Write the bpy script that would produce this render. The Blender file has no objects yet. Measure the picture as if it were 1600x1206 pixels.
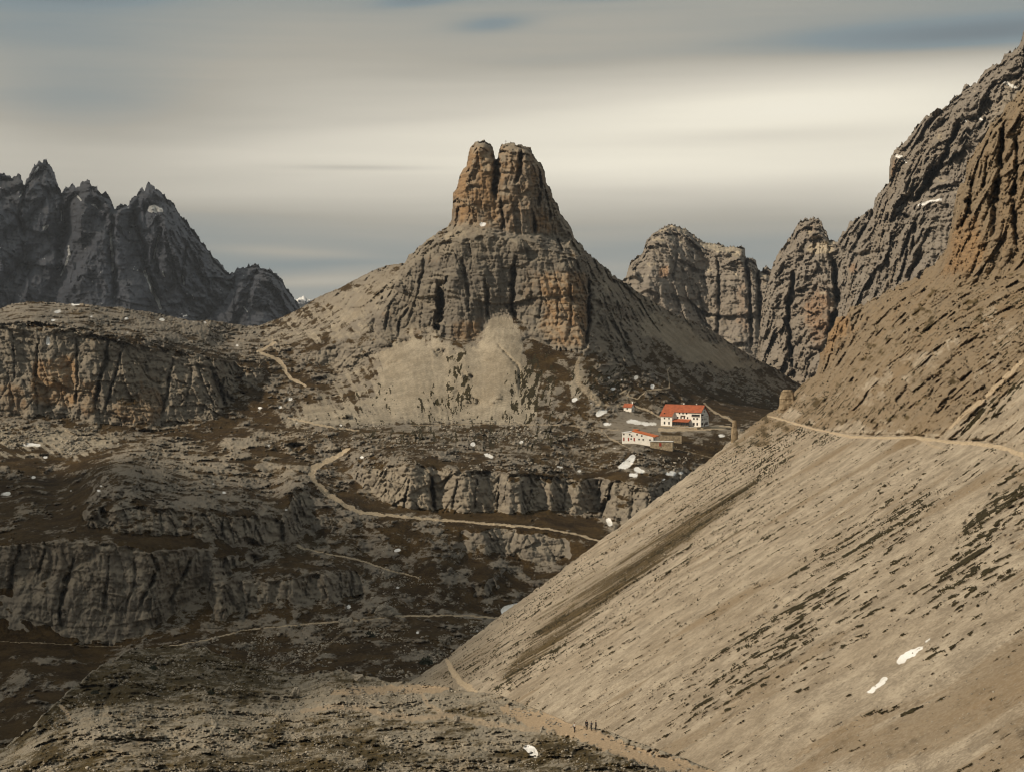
import bpy, bmesh, math, random
import numpy as np
from mathutils import Vector, Matrix
C = bpy.context.scene.collection
F = 2537.0            # focal length in photo pixels; camera at the origin, looking along +Y, level
HX, HY = 800.0, 500.0 # principal column, horizon row
STEP = 1.45           # terrain sampling
# ---------------------------------------------------------------- camera
cam = bpy.data.cameras.new('camera'); camo = bpy.data.objects.new('camera', cam); C.objects.link(camo)
camo.location = (0, 0, 0); camo.rotation_euler = (math.radians(90), 0, 0)
cam.sensor_width = 36.0; cam.sensor_fit = 'HORIZONTAL'; cam.lens = 36.0 * F / 1600.0
cam.shift_y = -(603.0 - HY) / 1600.0
cam.clip_start = 1.0; cam.clip_end = 60000.0
bpy.context.scene.camera = camo
sc = bpy.context.scene
sc.view_settings.view_transform = 'Standard'; sc.view_settings.look = 'None'; sc.view_settings.gamma = 1.0
sc.view_settings.exposure = 0.0
sc.cycles.max_bounces = 4; sc.cycles.diffuse_bounces = 3; sc.cycles.volume_bounces = 0; sc.cycles.filter_width = 1.15; sc.cycles.use_denoising = True; sc.cycles.denoiser = 'OPENIMAGEDENOISE'; sc.cycles.denoising_input_passes = 'RGB_ALBEDO_NORMAL'; sc.cycles.denoising_prefilter = 'ACCURATE'
# ---------------------------------------------------------------- sun
SUN_TO = Vector((-0.80, -0.31, 0.56)).normalized()
sun = bpy.data.lights.new('sun', 'SUN'); suno = bpy.data.objects.new('sun', sun); C.objects.link(suno)
sun.energy = 4.2; sun.angle = math.radians(1.6); sun.color = (1.0, 0.855, 0.66)
suno.rotation_euler = SUN_TO.to_track_quat('Z', 'Y').to_euler(); suno.location = (-300, -200, 400)
# ---------------------------------------------------------------- sky: Nishita blue behind thin streaked cloud
class NG:
    def __init__(s, nt): s.nt = nt; s.n = nt.nodes; s.l = nt.links
    def new(s, t, **k):
        o = s.n.new(t)
        for a, b in k.items(): setattr(o, a, b)
        return o
    def put(s, sock, v):
        if isinstance(v, bpy.types.NodeSocket): s.l.new(v, sock)
        else: sock.default_value = v
    def m(s, op, a, b=None, c=None, clamp=False):
        o = s.new('ShaderNodeMath', operation=op, use_clamp=clamp); s.put(o.inputs[0], a)
        if b is not None: s.put(o.inputs[1], b)
        if c is not None: s.put(o.inputs[2], c)
        return o.outputs[0]
    def mix(s, f, a, b, bt='MIX'):
        o = s.new('ShaderNodeMix', data_type='RGBA', blend_type=bt)
        s.put(o.inputs[0], f); s.put(o.inputs[6], a); s.put(o.inputs[7], b); return o.outputs[2]
    def ramp(s, f, stops, ip='EASE'):
        o = s.new('ShaderNodeValToRGB'); e = o.color_ramp; e.interpolation = ip
        while len(e.elements) < len(stops): e.elements.new(0.5)
        for el, (p, c) in zip(e.elements, stops):
            el.position = p; el.color = (c if isinstance(c, tuple) else (c, c, c)) + (1,)
        s.put(o.inputs[0], f); return o.outputs[0]
    def ss(s, v, a, b):
        o = s.new('ShaderNodeMapRange', interpolation_type='SMOOTHSTEP'); s.put(o.inputs[0], v)
        o.inputs[1].default_value = a; o.inputs[2].default_value = b; return o.outputs[0]
    def noise(s, vec, scale, det=4, rough=0.55, dist=0.0):
        o = s.new('ShaderNodeTexNoise'); s.put(o.inputs['Vector'], vec); o.inputs['Scale'].default_value = scale
        o.inputs['Detail'].default_value = det; o.inputs['Roughness'].default_value = rough
        o.inputs['Distortion'].default_value = dist; return o.outputs[0]
    def scaled(s, vec, sx, sy, sz):
        o = s.new('ShaderNodeVectorMath', operation='MULTIPLY'); s.put(o.inputs[0], vec); o.inputs[1].default_value = (sx, sy, sz); return o.outputs[0]
def c4(r, g, b): return (r, g, b, 1.0)
world = bpy.data.worlds.new('World'); sc.world = world; world.use_nodes = True
g = NG(world.node_tree); g.n.clear()
out = g.new('ShaderNodeOutputWorld'); bg = g.new('ShaderNodeBackground'); g.l.new(bg.outputs[0], out.inputs[0])
sky = g.new('ShaderNodeTexSky', sky_type='NISHITA'); sky.sun_disc = False
sky.sun_elevation = math.asin(SUN_TO.z); sky.sun_rotation = math.atan2(SUN_TO.x, SUN_TO.y)
bg.inputs[1].default_value = 0.1
tc = g.new('ShaderNodeTexCoord'); sep = g.new('ShaderNodeSeparateXYZ'); g.l.new(tc.outputs['Generated'], sep.inputs[0])
az = g.m('ARCTAN2', sep.outputs[0], sep.outputs[1]); el = g.m('ARCSINE', sep.outputs[2])
cv = g.new('ShaderNodeCombineXYZ'); g.put(cv.inputs[0], g.m('MULTIPLY', az, 2.2)); g.put(cv.inputs[1], g.m('MULTIPLY', g.m('ADD', el, g.m('MULTIPLY', az, -0.03)), 26.0))
n1 = g.noise(cv.outputs[0], 1.0, 4, 0.45, 0.3)
cv2 = g.new('ShaderNodeCombineXYZ'); g.put(cv2.inputs[0], g.m('MULTIPLY', az, 5.0)); g.put(cv2.inputs[1], g.m('MULTIPLY', el, 95.0)); cv2.inputs[2].default_value = 3.1
n2 = g.noise(cv2.outputs[0], 1.0, 4, 0.5, 0.5)
# base brightness of the cloud sheet by elevation (0 = horizon .. 0.25 rad and above)
base = g.ramp(g.m('MULTIPLY', el, 4.0, clamp=True), [(0.0, .36), (0.13, .27), (0.20, .28), (0.30, .60), (0.46, .64), (0.60, .43), (0.78, .31), (0.9, .30), (1.0, .29)], 'B_SPLINE')
bsum = g.m('ADD', base, 0.0)
def blob(px, py, wx, wy, amp, tilt=0.0):
    global bsum
    a0 = (px - HX) / F; e0 = (HY - py) / F; a = g.m('SUBTRACT', az, a0); e = g.m('SUBTRACT', g.m('SUBTRACT', el, e0), g.m('MULTIPLY', a, tilt))
    q = g.m('ADD', g.m('POWER', g.m('ABSOLUTE', g.m('DIVIDE', a, wx / F)), 2.0), g.m('POWER', g.m('ABSOLUTE', g.m('DIVIDE', e, wy / F)), 2.0))
    bsum = g.m('ADD', bsum, g.m('MULTIPLY', g.m('EXPONENT', g.m('MULTIPLY', q, -1.0)), amp))
for b_ in [(1250, 170, 420, 50, .34, .05), (1080, 262, 470, 34, .22, .0), (560, 222, 330, 40, .06, .06), (1530, 75, 330, 24, -.30, .02), (760, 40, 600, 40, -.03, .0),
           (120, 170, 230, 110, -.17, .0), (60, 330, 260, 70, -.10, 0), (1180, 216, 200, 12, -.10, .03), (560, 264, 110, 4, -.14, .0), (770, 43, 60, 12, -.14, .08), (90, 8, 170, 22, -.20, 0), (650, 8, 60, 10, -.13, .1),
           (940, 0, 80, 9, -.12, 0), (420, 340, 220, 22, -.07, .03), (1000, 345, 400, 45, -.05, 0), (450, 395, 120, 8, .09, -.03), (500, 440, 130, 9, .12, .04), (480, 415, 150, 8, -.05, .04), (620, 190, 380, 12, -.05, .08), (1520, 260, 160, 90, .10, 0), (1640, 0, 260, 60, -.10, 0), (-40, 0, 300, 70, -.08, 0), (230, 190, 330, 80, -.09, 0), (800, 420, 500, 26, .04, 0), (780, 110, 260, 20, -.05, .06)]: blob(*b_)
bsum = g.m('ADD', bsum, g.m('MULTIPLY', g.m('SUBTRACT', n1, 0.5), 0.20)); bsum = g.m('ADD', bsum, g.m('MULTIPLY', g.m('SUBTRACT', n2, 0.5), 0.09))
ccol = g.ramp(bsum, [(0.0, (.085, .10, .105)), (0.22, (.20, .245, .258)), (0.38, (.40, .375, .315)), (0.62, (.67, .622, .52)), (0.85, (.92, .86, .71)), (1.0, (.99, .935, .79))], 'LINEAR')
sc10 = g.new('ShaderNodeVectorMath', operation='SCALE'); g.put(sc10.inputs[0], ccol); sc10.inputs[3].default_value = 10.6
cover = g.m('SUBTRACT', 1.0, g.m('MULTIPLY', g.ss(bsum, .30, .14), 0.14))
g.put(bg.inputs[0], g.mix(cover, sky.outputs[0], sc10.outputs[0]))
world.cycles.sampling_method = 'AUTOMATIC'
# ---------------------------------------------------------------- noise and painting helpers
rng = np.random.default_rng(7)
PT = np.tile(rng.permutation(256), 4).astype(np.int32)
G3 = rng.normal(size=(256, 3)).astype(np.float32); G3 /= np.linalg.norm(G3, axis=1)[:, None]
def pn(x, y, z=0.0, seed=0):
    x = np.asarray(x, np.float32) + seed * 17.31; y = np.asarray(y, np.float32) + seed * 5.77; z = np.asarray(z, np.float32) + seed * 3.33
    x, y, z = np.broadcast_arrays(x, y, z)
    xi = np.floor(x).astype(np.int32); yi = np.floor(y).astype(np.int32); zi = np.floor(z).astype(np.int32)
    fx = x - xi; fy = y - yi; fz = z - zi; xi = xi & 255; yi = yi & 255; zi = zi & 255
    u = fx * fx * fx * (fx * (fx * 6 - 15) + 10); v = fy * fy * fy * (fy * (fy * 6 - 15) + 10); w = fz * fz * fz * (fz * (fz * 6 - 15) + 10)
    def gr(a, b, c):
        h = PT[PT[PT[xi + a] + yi + b] + zi + c]; gg = G3[h]
        return gg[..., 0] * (fx - a) + gg[..., 1] * (fy - b) + gg[..., 2] * (fz - c)
    def lx(b, c):
        p = gr(0, b, c); return p + u * (gr(1, b, c) - p)
    a0 = lx(0, 0); a0 = a0 + v * (lx(1, 0) - a0); a1 = lx(0, 1); a1 = a1 + v * (lx(1, 1) - a1)
    return (a0 + w * (a1 - a0)) * 1.6
def fbm(x, y, z=0.0, o=4, gain=0.5, seed=0, ab=False):
    s = 0; a = 1.0; t = 0; k = 1.0
    for i in range(o):
        n = pn(x * k, y * k, z * k, seed + i * 3)
        s = s + a * (np.abs(n) * 2 - .55 if ab else n); t += a; a *= gain; k *= 2.07
    return s / t
def sst(v, a, b):
    t = np.clip((v - a) / (b - a), 0, 1); return t * t * (3 - 2 * t)
def blur(A, r):
    r = int(round(r))
    if r < 1: return A
    for _ in range(2):
        for ax in (0, 1):
            p = [(0, 0), (0, 0)]; p[ax] = (r + 1, r); B = np.cumsum(np.pad(A, p, mode='edge'), axis=ax, dtype=np.float64)
            n = 2 * r + 1
            A = ((B[n:] - B[:-n]) if ax == 0 else (B[:, n:] - B[:, :-n])) / n
    return A.astype(np.float32)
def blurx(A, r):
    r = max(1, int(round(r)))
    for _ in range(2):
        B = np.cumsum(np.pad(A, [(0, 0), (r + 1, r)], mode='edge'), axis=1, dtype=np.float64); n = 2 * r + 1; A = (B[:, n:] - B[:, :-n]) / n
    return A.astype(np.float32)
def hsh(a, b, c=0):
    return (PT[PT[PT[np.asarray(a, np.int64) & 255] + (np.asarray(b, np.int64) & 255)] + (np.asarray(c, np.int64) & 255)].astype(np.float32) / 127.5) - 1
def blocks(P, lx, lz, seed, bend=.05, tilt=1.0):
    """bedded, jointed rock: rows of tilted facets that stand out by different amounts"""
    x, y, z = P[..., 0] + seed * 7.7, P[..., 1], P[..., 2]
    w = .75 * pn(x / (lx * 2.3), y / (lx * 2.3), z / (lz * 3), seed); w2 = pn(x / (lx * 5), y / (lx * 5), z / (lz * 2), seed + 1)
    v = (z + bend * x) / lz + .9 * w2 + .35 * w; row = np.floor(v); u = (x + .55 * y) / lx + .8 * w + .35 * (v - row) * hsh(row, seed, 3) + 13.7 * hsh(row, seed); cu = np.floor(u)
    return .8 * hsh(cu, row, seed) + tilt * (1.1 * hsh(cu, row, seed + 9) * (u - cu - .5) + .7 * (hsh(cu, row, seed + 5) - .5) * (v - row - .5))
def crumble(P, s, seed):
    """angular rock at five sizes, metres for s = 1"""
    t = 0
    for i, (lx, lz, a) in enumerate([(23, 40, 3.1), (11, 17, 1.9), (5.4, 7, 1.0), (2.7, 2.9, .5), (1.5, 1.4, .30)]): t = t + a * s * blocks(P, lx * s, lz * s, seed + i)
    return t
def cracks(P, lam, seed, thin=.09):
    """thin upright joints and thin bedding grooves, 0..1"""
    x, y, z = P[..., 0], P[..., 1], P[..., 2]; w = .5 * pn(x / (lam * 1.4), y / (lam * 1.4), z / (lam * 1.8), seed + 3)
    a = np.abs(pn(x / lam + w, y / lam, z / (lam * 5), seed)); b = np.abs(pn(x / (lam * 7), y / (lam * 7), (z + .05 * x) / (lam * .55) + w * .6, seed + 1))
    g1 = sst(pn(x / (lam * 2), y / (lam * 2), z / (lam * 3), seed + 5), -.25, .2)
    return sst(a, thin, thin * .15) * (.35 + .65 * g1) + .55 * sst(b, thin * 1.1, thin * .2) * (1.1 - .6 * g1)
def P2(s):  # 'x,y x,y' -> array
    return np.array([[float(q) for q in t.split(',')] for t in s.split()])
def inpoly(X, Y, poly):
    r = np.zeros(X.shape, bool); x0, y0 = poly.min(0); x1, y1 = poly.max(0)
    cc = np.where(((X >= x0) & (X <= x1) & (Y >= y0) & (Y <= y1)))
    if len(cc[0]) == 0: return r
    x = X[cc]; y = Y[cc]; s = np.zeros(x.shape, bool); n = len(poly)
    for i in range(n):
        ax, ay = poly[i]; bx, by = poly[(i + 1) % n]
        if ay == by: continue
        s ^= ((ay > y) != (by > y)) & (x < (bx - ax) * (y - ay) / (by - ay) + ax)
    r[cc] = s; return r
def linedist(X, Y, pl, wmax=40):
    """distance to a polyline, and the parameter along it"""
    d = np.full(X.shape, 1e9, np.float32); tt = np.zeros(X.shape, np.float32); n = len(pl) - 1
    for i in range(n):
        a = pl[i]; b = pl[i + 1]
        m = np.where((X > min(a[0], b[0]) - wmax) & (X < max(a[0], b[0]) + wmax) & (Y > min(a[1], b[1]) - wmax) & (Y < max(a[1], b[1]) + wmax))
        if len(m[0]) == 0: continue
        x = X[m]; y = Y[m]; v = b[:2] - a[:2]; L = max((v ** 2).sum(), 1e-6)
        t = np.clip(((x - a[0]) * v[0] + (y - a[1]) * v[1]) / L, 0, 1)
        q = np.hypot(x - a[0] - t * v[0], y - a[1] - t * v[1]); k = q < d[m]
        dd = d[m]; dd[k] = q[k]; d[m] = dd; t2 = tt[m]; t2[k] = (i + t[k]) / n; tt[m] = t2
    return d, tt
def paint(g_, items, default=0.0, warp=5.0, seed=50):
    """items: (polygon, value, blur px); later ones lie over earlier ones"""
    X = g_['X'] + warp * fbm(g_['X'] / 38, g_['Y'] / 26, 0, 4, .6, seed); Y = g_['Y'] + warp * fbm(g_['X'] / 38, g_['Y'] / 26, 9.1, 4, .6, seed + 1)
    R = np.full(X.shape, default, np.float32)
    for s, v, b in items:
        m = blur(inpoly(X, Y, P2(s)).astype(np.float32), b / STEP); R = R * (1 - m) + v * m
    return R
def lines(g_, items, warp=0.0, seed=70):
    """items: (polyline 'x,y,w ...', strength) -> mask that is 1 on the line"""
    X = g_['X']; Y = g_['Y']
    if warp: X = X + warp * fbm(X / 14, Y / 14, 0, 3, .6, seed); Y = Y + warp * fbm(X / 14, Y / 14, 4.4, 3, .6, seed + 1)
    R = np.zeros(X.shape, np.float32); wob = .9 * fbm(g_['X'] / 9, g_['Y'] / 7, 0, 3, .6, seed + 5)
    for s, v in items:
        p = P2(s); w = p[:, 2]; d, t = linedist(X, Y, p[:, :2], w.max() * 1.8 + 3)
        ww = np.interp(t, np.linspace(0, 1, len(p)), w) * .5 * (1 + wob)
        R = np.maximum(R, v * sst(d, ww * 1.15 + .7, ww * .65 - .1))
    return R
GK = .5
def gouge(g_, items):
    """V-shaped cuts: (polyline 'x,y,w', depth m) -> metres pushed away from the viewer's side"""
    X = g_['X'] + 5.0 * fbm(g_['X'] / 16, g_['Y'] / 20, 0, 4, .6, 90); Y = g_['Y']; wn = 1.6 * fbm(g_['X'] / 12, g_['Y'] / 14, 0, 3, .6, 91); R = np.zeros(X.shape, np.float32)
    for s, v in items:
        p = P2(s); w = p[:, 2]; d, t = linedist(X, Y, p[:, :2], w.max() + 3)
        ww = np.interp(t, np.linspace(0, 1, len(p)), w) * .5
        R = np.maximum(R, v * GK * np.clip(1 - d / (ww * (.8 + .5 * wn)), 0, 1) * sst(t, -.01, .12) * sst(t, 1.01, .8) * (.55 + .9 * np.clip(.5 + wn, 0, 1)))
    return R
def grid(x0, x1, y0, y1):
    xs = np.arange(x0, x1 + .01, STEP).astype(np.float32); ys = np.arange(y1, y0 - .01, -STEP).astype(np.float32)  # row 0 = bottom
    X, Y = np.meshgrid(xs, ys); return dict(X=X, Y=Y, xs=xs, ys=ys)
def curve(s, xs, col=1):
    p = P2(s); return np.interp(xs, p[:, 0], p[:, col])
def jag(xs, amp, lam, seed):
    s = 0; 
    for i, (a, l) in enumerate([(1, lam), (.55, lam / 2.3), (.3, lam / 5), (.18, lam / 11)]): s = s + a * pn(xs / l, 0.37, 0, seed + i * 2)
    return amp * s
def loft(g_, top, anchors, slope, inv=False, lat=0):
    """distance of the ground along every line of sight, from anchor curves and a map of slopes"""
    xs, ys = g_['xs'], g_['ys']; ny = len(ys); e = (HY - g_['Y']) / F
    if inv: W = np.ones_like(e)
    else: W = 1.0 / np.clip(np.tan(np.radians(np.clip(slope, 3, 84))) - e, .05, 30)
    g_['top'] = top
    Cm = np.cumsum(W, axis=0); rr = [np.clip((ys[0] - a[0]) / STEP, 0, ny - 1) for a in anchors]; cols = np.arange(len(xs))
    def at(r):
        i = np.floor(r).astype(int); j = np.minimum(i + 1, ny - 1); f = r - i; return Cm[i, cols] * (1 - f) + Cm[j, cols] * f
    cs = [at(r) for r in rr]; T = [(1 / a[1] if inv else np.log(a[1])) for a in anchors]
    L = np.tile(T[0], (ny, 1))
    for k in range(len(anchors) - 1):
        den = cs[k + 1] - cs[k]; f = (Cm - cs[k]) / np.where(den < 1e-3, 1e-3, den)
        last = k == len(anchors) - 2; f = np.clip(f, 0, 1.0); L = np.where(Cm >= cs[k], T[k] + (T[k + 1] - T[k]) * f, L)
    D = 1 / L if inv else np.exp(L)
    if lat: D = blur(D, lat / STEP)
    return D.astype(np.float32)
def pos(g_, D):
    Yc = np.maximum(g_['Y'], g_['top'][None, :]) if 'top' in g_ else g_['Y']
    return np.stack([(g_['X'] - HX) / F * D, D, (HY - Yc) / F * D], -1)
def normals(P, r=1):
    if r > 1: P = np.stack([blur(P[..., i], r) for i in range(3)], -1)
    n = np.cross(np.gradient(P, axis=1), np.gradient(P, axis=0)); n /= np.linalg.norm(n, axis=-1)[..., None] + 1e-9
    return n
def facing(P, n):
    r = P / np.linalg.norm(P, axis=-1)[..., None]; return np.abs((r * n).sum(-1))
def rock(P, lam, seed, vert=3.2, o=6, gain=.55, warp=.35):
    """vertical pillars with sharp cracks between them, ledges across; about -1..1"""
    x, y, z = P[..., 0] / lam, P[..., 1] / lam, P[..., 2] / lam
    q = warp * fbm(x * .6, y * .6, z * .4, 2, .5, seed + 40); x = x + q; y = y + q
    s = 0; a = 1.0; t = 0; k = 1.0
    for i in range(o):
        v = vert if i < 3 else vert * .55
        n = np.abs(pn(x * k, y * k, z * k / v, seed + i * 5)); s = s + a * (np.minimum(n * 2.2, 1.3 + .3 * n) - .6); t += a * .6; a *= gain; k *= 2.1
    return s / t
def strata(P, th, seed, bend=.06):
    z = P[..., 2] + bend * P[..., 0] + th * 2.0 * pn(P[..., 0] / (th * 30), P[..., 1] / (th * 30), 0, seed)
    return fbm(P[..., 0] / (th * 14), P[..., 1] / (th * 14), z / th, 3, .6, seed)
def finish(g_, D, back=1.6, backs=16, Dref=None):
    """columns end at the skyline; behind it the far flank falls away"""
    top = g_['top'][None, :]; n = np.maximum(0, (top - g_['Y']) / STEP); g_['n'] = n
    ix = np.clip(((g_['ys'][0] - g_['top']) / STEP).astype(int), 0, len(g_['ys']) - 1); Dt = D[ix, np.arange(D.shape[1])][None, :]
    nn = np.minimum(n, backs * 3); D2 = np.where(n > 0, Dt + nn * back * Dt / F * STEP * 2.2, D)
    P = pos(g_, D2); P[..., 2] -= np.where(n > 0, nn * back * Dt / F * STEP * 1.3, 0)
    g_['keep'] = n < backs; g_['P'] = P; g_['D'] = D2
    return P
def faces_of(g_, region=None, rid=None):
    k = g_['keep']; ny, nx = k.shape; kf = k[:-1, :-1] | k[1:, :-1] | k[:-1, 1:] | k[1:, 1:]
    if region is not None: kf = kf & (region[:-1, :-1] == rid)
    j, i = np.where(kf); a = j * nx + i
    return np.stack([a, a + 1, a + nx + 1, a + nx], -1)
def link_mesh(name, V, Fc, attrs, mat, kind='structure', label=None, cat=None, group=None, smooth=False):
    me = bpy.data.meshes.new(name); used = np.zeros(len(V), bool); used[Fc.ravel()] = True
    idx = np.cumsum(used) - 1; V2 = V[used].astype(np.float32); F2 = idx[Fc].astype(np.int32)
    org = V2.mean(0); org[2] = V2[:, 2].min() if kind is None else 0
    if kind == 'structure': org = np.zeros(3, np.float32)
    me.vertices.add(len(V2)); me.vertices.foreach_set('co', (V2 - org).ravel())
    me.loops.add(F2.size); me.loops.foreach_set('vertex_index', F2.ravel())
    me.polygons.add(len(F2)); me.polygons.foreach_set('loop_start', np.arange(0, F2.size, 4, dtype=np.int32)); me.polygons.foreach_set('loop_total', np.full(len(F2), 4, np.int32))
    if smooth: me.polygons.foreach_set('use_smooth', np.ones(len(F2), bool))
    for an, A in attrs.items():
        at = me.attributes.new(an, 'FLOAT_COLOR', 'POINT'); at.data.foreach_set('color', A.reshape(-1, 4)[used].astype(np.float32).ravel())
    me.update(calc_edges=True); me.materials.append(mat)
    o = bpy.data.objects.new(name, me); C.objects.link(o); o.location = org.tolist()
    if kind: o['kind'] = kind
    if label: o['label'] = label
    if cat: o['category'] = cat
    if group: o['group'] = group
    return o
def at_px(g_, px, py):
    i = int(round((px - g_['xs'][0]) / STEP)); j = int(round((g_['ys'][0] - py) / STEP))
    i = min(max(i, 0), len(g_['xs']) - 1); j = min(max(j, 0), len(g_['ys']) - 1); return Vector([float(v) for v in g_['P'][j, i]])
def Q4(a, b, c, d): return np.stack([np.broadcast_to(np.asarray(v, np.float32), a.shape if hasattr(a, 'shape') else b.shape) for v in (a, b, c, d)], -1)
# ---------------------------------------------------------------- terrain material: what lies on the rock is read from the two mask layers
def terrain_mat(name, res, rockA=(.027, .0245, .0215), rockB=(.182, .161, .134), grassA=(.020, .0115, .0040), grassB=(.070, .045, .018), bump=.6,
                screeA=(.30, .255, .19), screeB=(.47, .405, .31), orange=(.32, .195, .092), vegc=(.019, .016, .008), streak=.5, pathA=(.30, .24, .165), pathB=(.47, .385, .275)):
    m = bpy.data.materials.new(name); m.use_nodes = True; g = NG(m.node_tree); bs = g.n['Principled BSDF']
    bs.inputs['Roughness'].default_value = .95; bs.inputs['Specular IOR Level'].default_value = .12
    geo = g.new('ShaderNodeNewGeometry'); p = geo.outputs['Position']
    A = g.new('ShaderNodeAttribute', attribute_name='mA'); B = g.new('ShaderNodeAttribute', attribute_name='mB')
    sa = g.new('ShaderNodeSeparateColor'); g.l.new(A.outputs['Color'], sa.inputs[0]); sb = g.new('ShaderNodeSeparateColor'); g.l.new(B.outputs['Color'], sb.inputs[0])
    fine = g.noise(p, 1 / (res * 2.6), 7, .74); mid = g.noise(p, 1 / (res * 22), 5, .6); big = g.noise(p, 1 / (res * 110), 4, .55)
    vs = g.noise(g.scaled(p, 1, 1, .16), 1 / (res * 9), 5, .62); hs = g.noise(g.scaled(p, .09, .09, 1), 1 / (res * 3.2), 4, .6)
    def soft(mask, n, w=.10, amp=.5): return g.ss(g.m('ADD', mask, g.m('MULTIPLY', g.m('SUBTRACT', n, .5), amp)), .5 - w, .5 + w)
    k = g.m('ADD', g.m('MULTIPLY', vs, streak), g.m('ADD', g.m('MULTIPLY', mid, .35), g.m('MULTIPLY', hs, .65 - streak * .5)))
    rk = g.mix(g.ss(k, .40, .62), c4(*rockA), c4(*rockB)); rk = g.mix(g.m('MULTIPLY', g.ss(big, .45, .7), .35), rk, c4(rockB[0] * .95, rockB[1] * .84, rockB[2] * .68))
    oc = g.mix(g.ss(hs, .40, .62), c4(orange[0] * .62, orange[1] * .6, orange[2] * .6), c4(*orange))
    col = g.mix(g.m('MULTIPLY', soft(sb.outputs[0], g.m('ADD', g.m('MULTIPLY', vs, .6), g.m('MULTIPLY', mid, .4)), .35, 1.7), .72), rk, oc)
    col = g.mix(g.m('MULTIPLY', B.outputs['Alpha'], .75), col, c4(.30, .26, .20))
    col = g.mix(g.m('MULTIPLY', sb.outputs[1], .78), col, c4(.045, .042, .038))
    sc_ = g.mix(g.ss(g.m('ADD', g.m('MULTIPLY', fine, .55), g.m('MULTIPLY', mid, .45)), .40, .62), c4(*screeA), c4(*screeB))
    sc_ = g.mix(g.m('MULTIPLY', g.ss(big, .42, .68), .3), sc_, c4(screeA[0] * .95, screeA[1] * .88, screeA[2] * .78))
    col = g.mix(soft(sa.outputs[1], fine, .18, .6), col, sc_)
    gr = g.mix(g.ss(g.m('ADD', g.m('MULTIPLY', mid, .5), g.m('MULTIPLY', fine, .5)), .40, .64), c4(*grassA), c4(*grassB))
    gr = g.mix(g.m('MULTIPLY', g.ss(big, .5, .66), .5), gr, c4(grassB[0] * .75, grassB[1] * .74, grassB[2] * .66))
    col = g.mix(soft(sa.outputs[0], g.m('ADD', g.m('MULTIPLY', fine, .6), g.m('MULTIPLY', mid, .4)), .12, 1.9), col, gr)
    vg = g.mix(g.ss(fine, .35, .7), c4(*vegc), c4(vegc[0] * 3.0, vegc[1] * 2.8, vegc[2] * 2.6))
    col = g.mix(soft(sb.outputs[2], fine, .08, .35), col, vg)
    ph = g.mix(g.ss(fine, .38, .62), c4(*pathA), c4(*pathB)); col = g.mix(g.m('MULTIPLY', soft(sa.outputs[2], fine, .2, .35), .95), col, ph)
    col = g.mix(soft(A.outputs['Alpha'], fine, .10, .8), col, g.mix(g.ss(mid, .35, .65), c4(.62, .61, .58), c4(.80, .80, .80)))
    g.put(bs.inputs['Base Color'], col)
    bp = g.new('ShaderNodeBump'); bp.inputs['Strength'].default_value = bump; bp.inputs['Distance'].default_value = res * 1.3
    g.put(bp.inputs['Height'], g.m('MULTIPLY', g.m('ADD', fine, g.m('MULTIPLY', vs, .5)), g.m('SUBTRACT', 1.0, g.m('MULTIPLY', A.outputs['Alpha'], .8)))); g.l.new(bp.outputs[0], bs.inputs['Normal'])
    return m
# ================================================================ far range on the left
def build_simple(x0, x1, y0, y1, sky_s, bot_D, top_D, amp, lam, seed, jg, mat, name, label, slope=62, bottom=None, pillars=None, masks=None, gouges=None, bulge=30, back=1.6, waver=9, stra=1.0, cr=1.0):
    g_ = grid(x0, x1, y0, y1); xs = g_['xs']
    top = curve(sky_s, xs) + jag(xs, jg[0], jg[1], seed) - jg[0] * 1.0 * (np.clip(1 - 3.2 * np.abs(pn(xs / (jg[1] * .9), .5, 0, seed + 31)), 0, 1) + .5 * np.clip(1 - 3 * np.abs(pn(xs / (jg[1] * .35), .5, 0, seed + 32)), 0, 1)) + jg[0] * .8; g_['top'] = top
    ins = (g_['Y'] >= top[None, :]).astype(np.float32)
    sl = np.clip(slope + waver * fbm(g_['X'] / 60, g_['Y'] / 28, 0, 4, .6, seed + 2) * 2, 15, 82)
    D = loft(g_, top, [(np.full_like(xs, y1), bot_D(xs)), (top, top_D(xs))], sl)
    if bulge: D = D + bulge * (1 - blur(ins, 7 / STEP)) * ins + bulge * 1.3 * (1 - blur(ins, 22 / STEP)) * ins
    P = pos(g_, D); N = normals(P, 3); fc = np.clip(facing(P, N), .3, 1)
    h = amp * .34 * rock(P, lam, seed, gain=.6) + cr * crumble(P, lam * .036, seed + 50) - lam * .045 * cracks(P, lam * .3, seed + 60) + stra * amp * .16 * strata(P, lam * .09, seed + 7)
    if pillars is not None: h = h + pillars(g_, P)
    if gouges: h = h - gouge(g_, gouges)
    D = D - h / fc
    P = finish(g_, D, back); N = normals(P, 1); mA, mB = masks(g_, P, N, h)
    o = link_mesh(name, P.reshape(-1, 3), faces_of(g_), dict(mA=mA, mB=mB), mat, label=label, cat='mountain'); g_['o'] = o
    return g_
def Z(g_): return np.zeros(g_['X'].shape, np.float32)
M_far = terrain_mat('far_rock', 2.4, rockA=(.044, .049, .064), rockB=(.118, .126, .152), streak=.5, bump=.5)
skyL = '-270,330 -200,290 -170,310 -130,300 -60,282 0,272 6,266 18,279 30,267 38,286 50,262 60,252 70,250 77,253 86,272 96,302 105,290 112,283 119,297 128,281 140,283 150,290 158,302 165,295 174,312 179,327 190,315 200,321 208,308 218,297 226,296 230,286 237,289 246,293 262,308 272,318 280,330 300,356 320,382 340,403 356,426 366,422 372,416 386,416 396,411 404,411 410,418 418,417 428,424 436,428 447,447 456,462 468,478 484,510'
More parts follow.
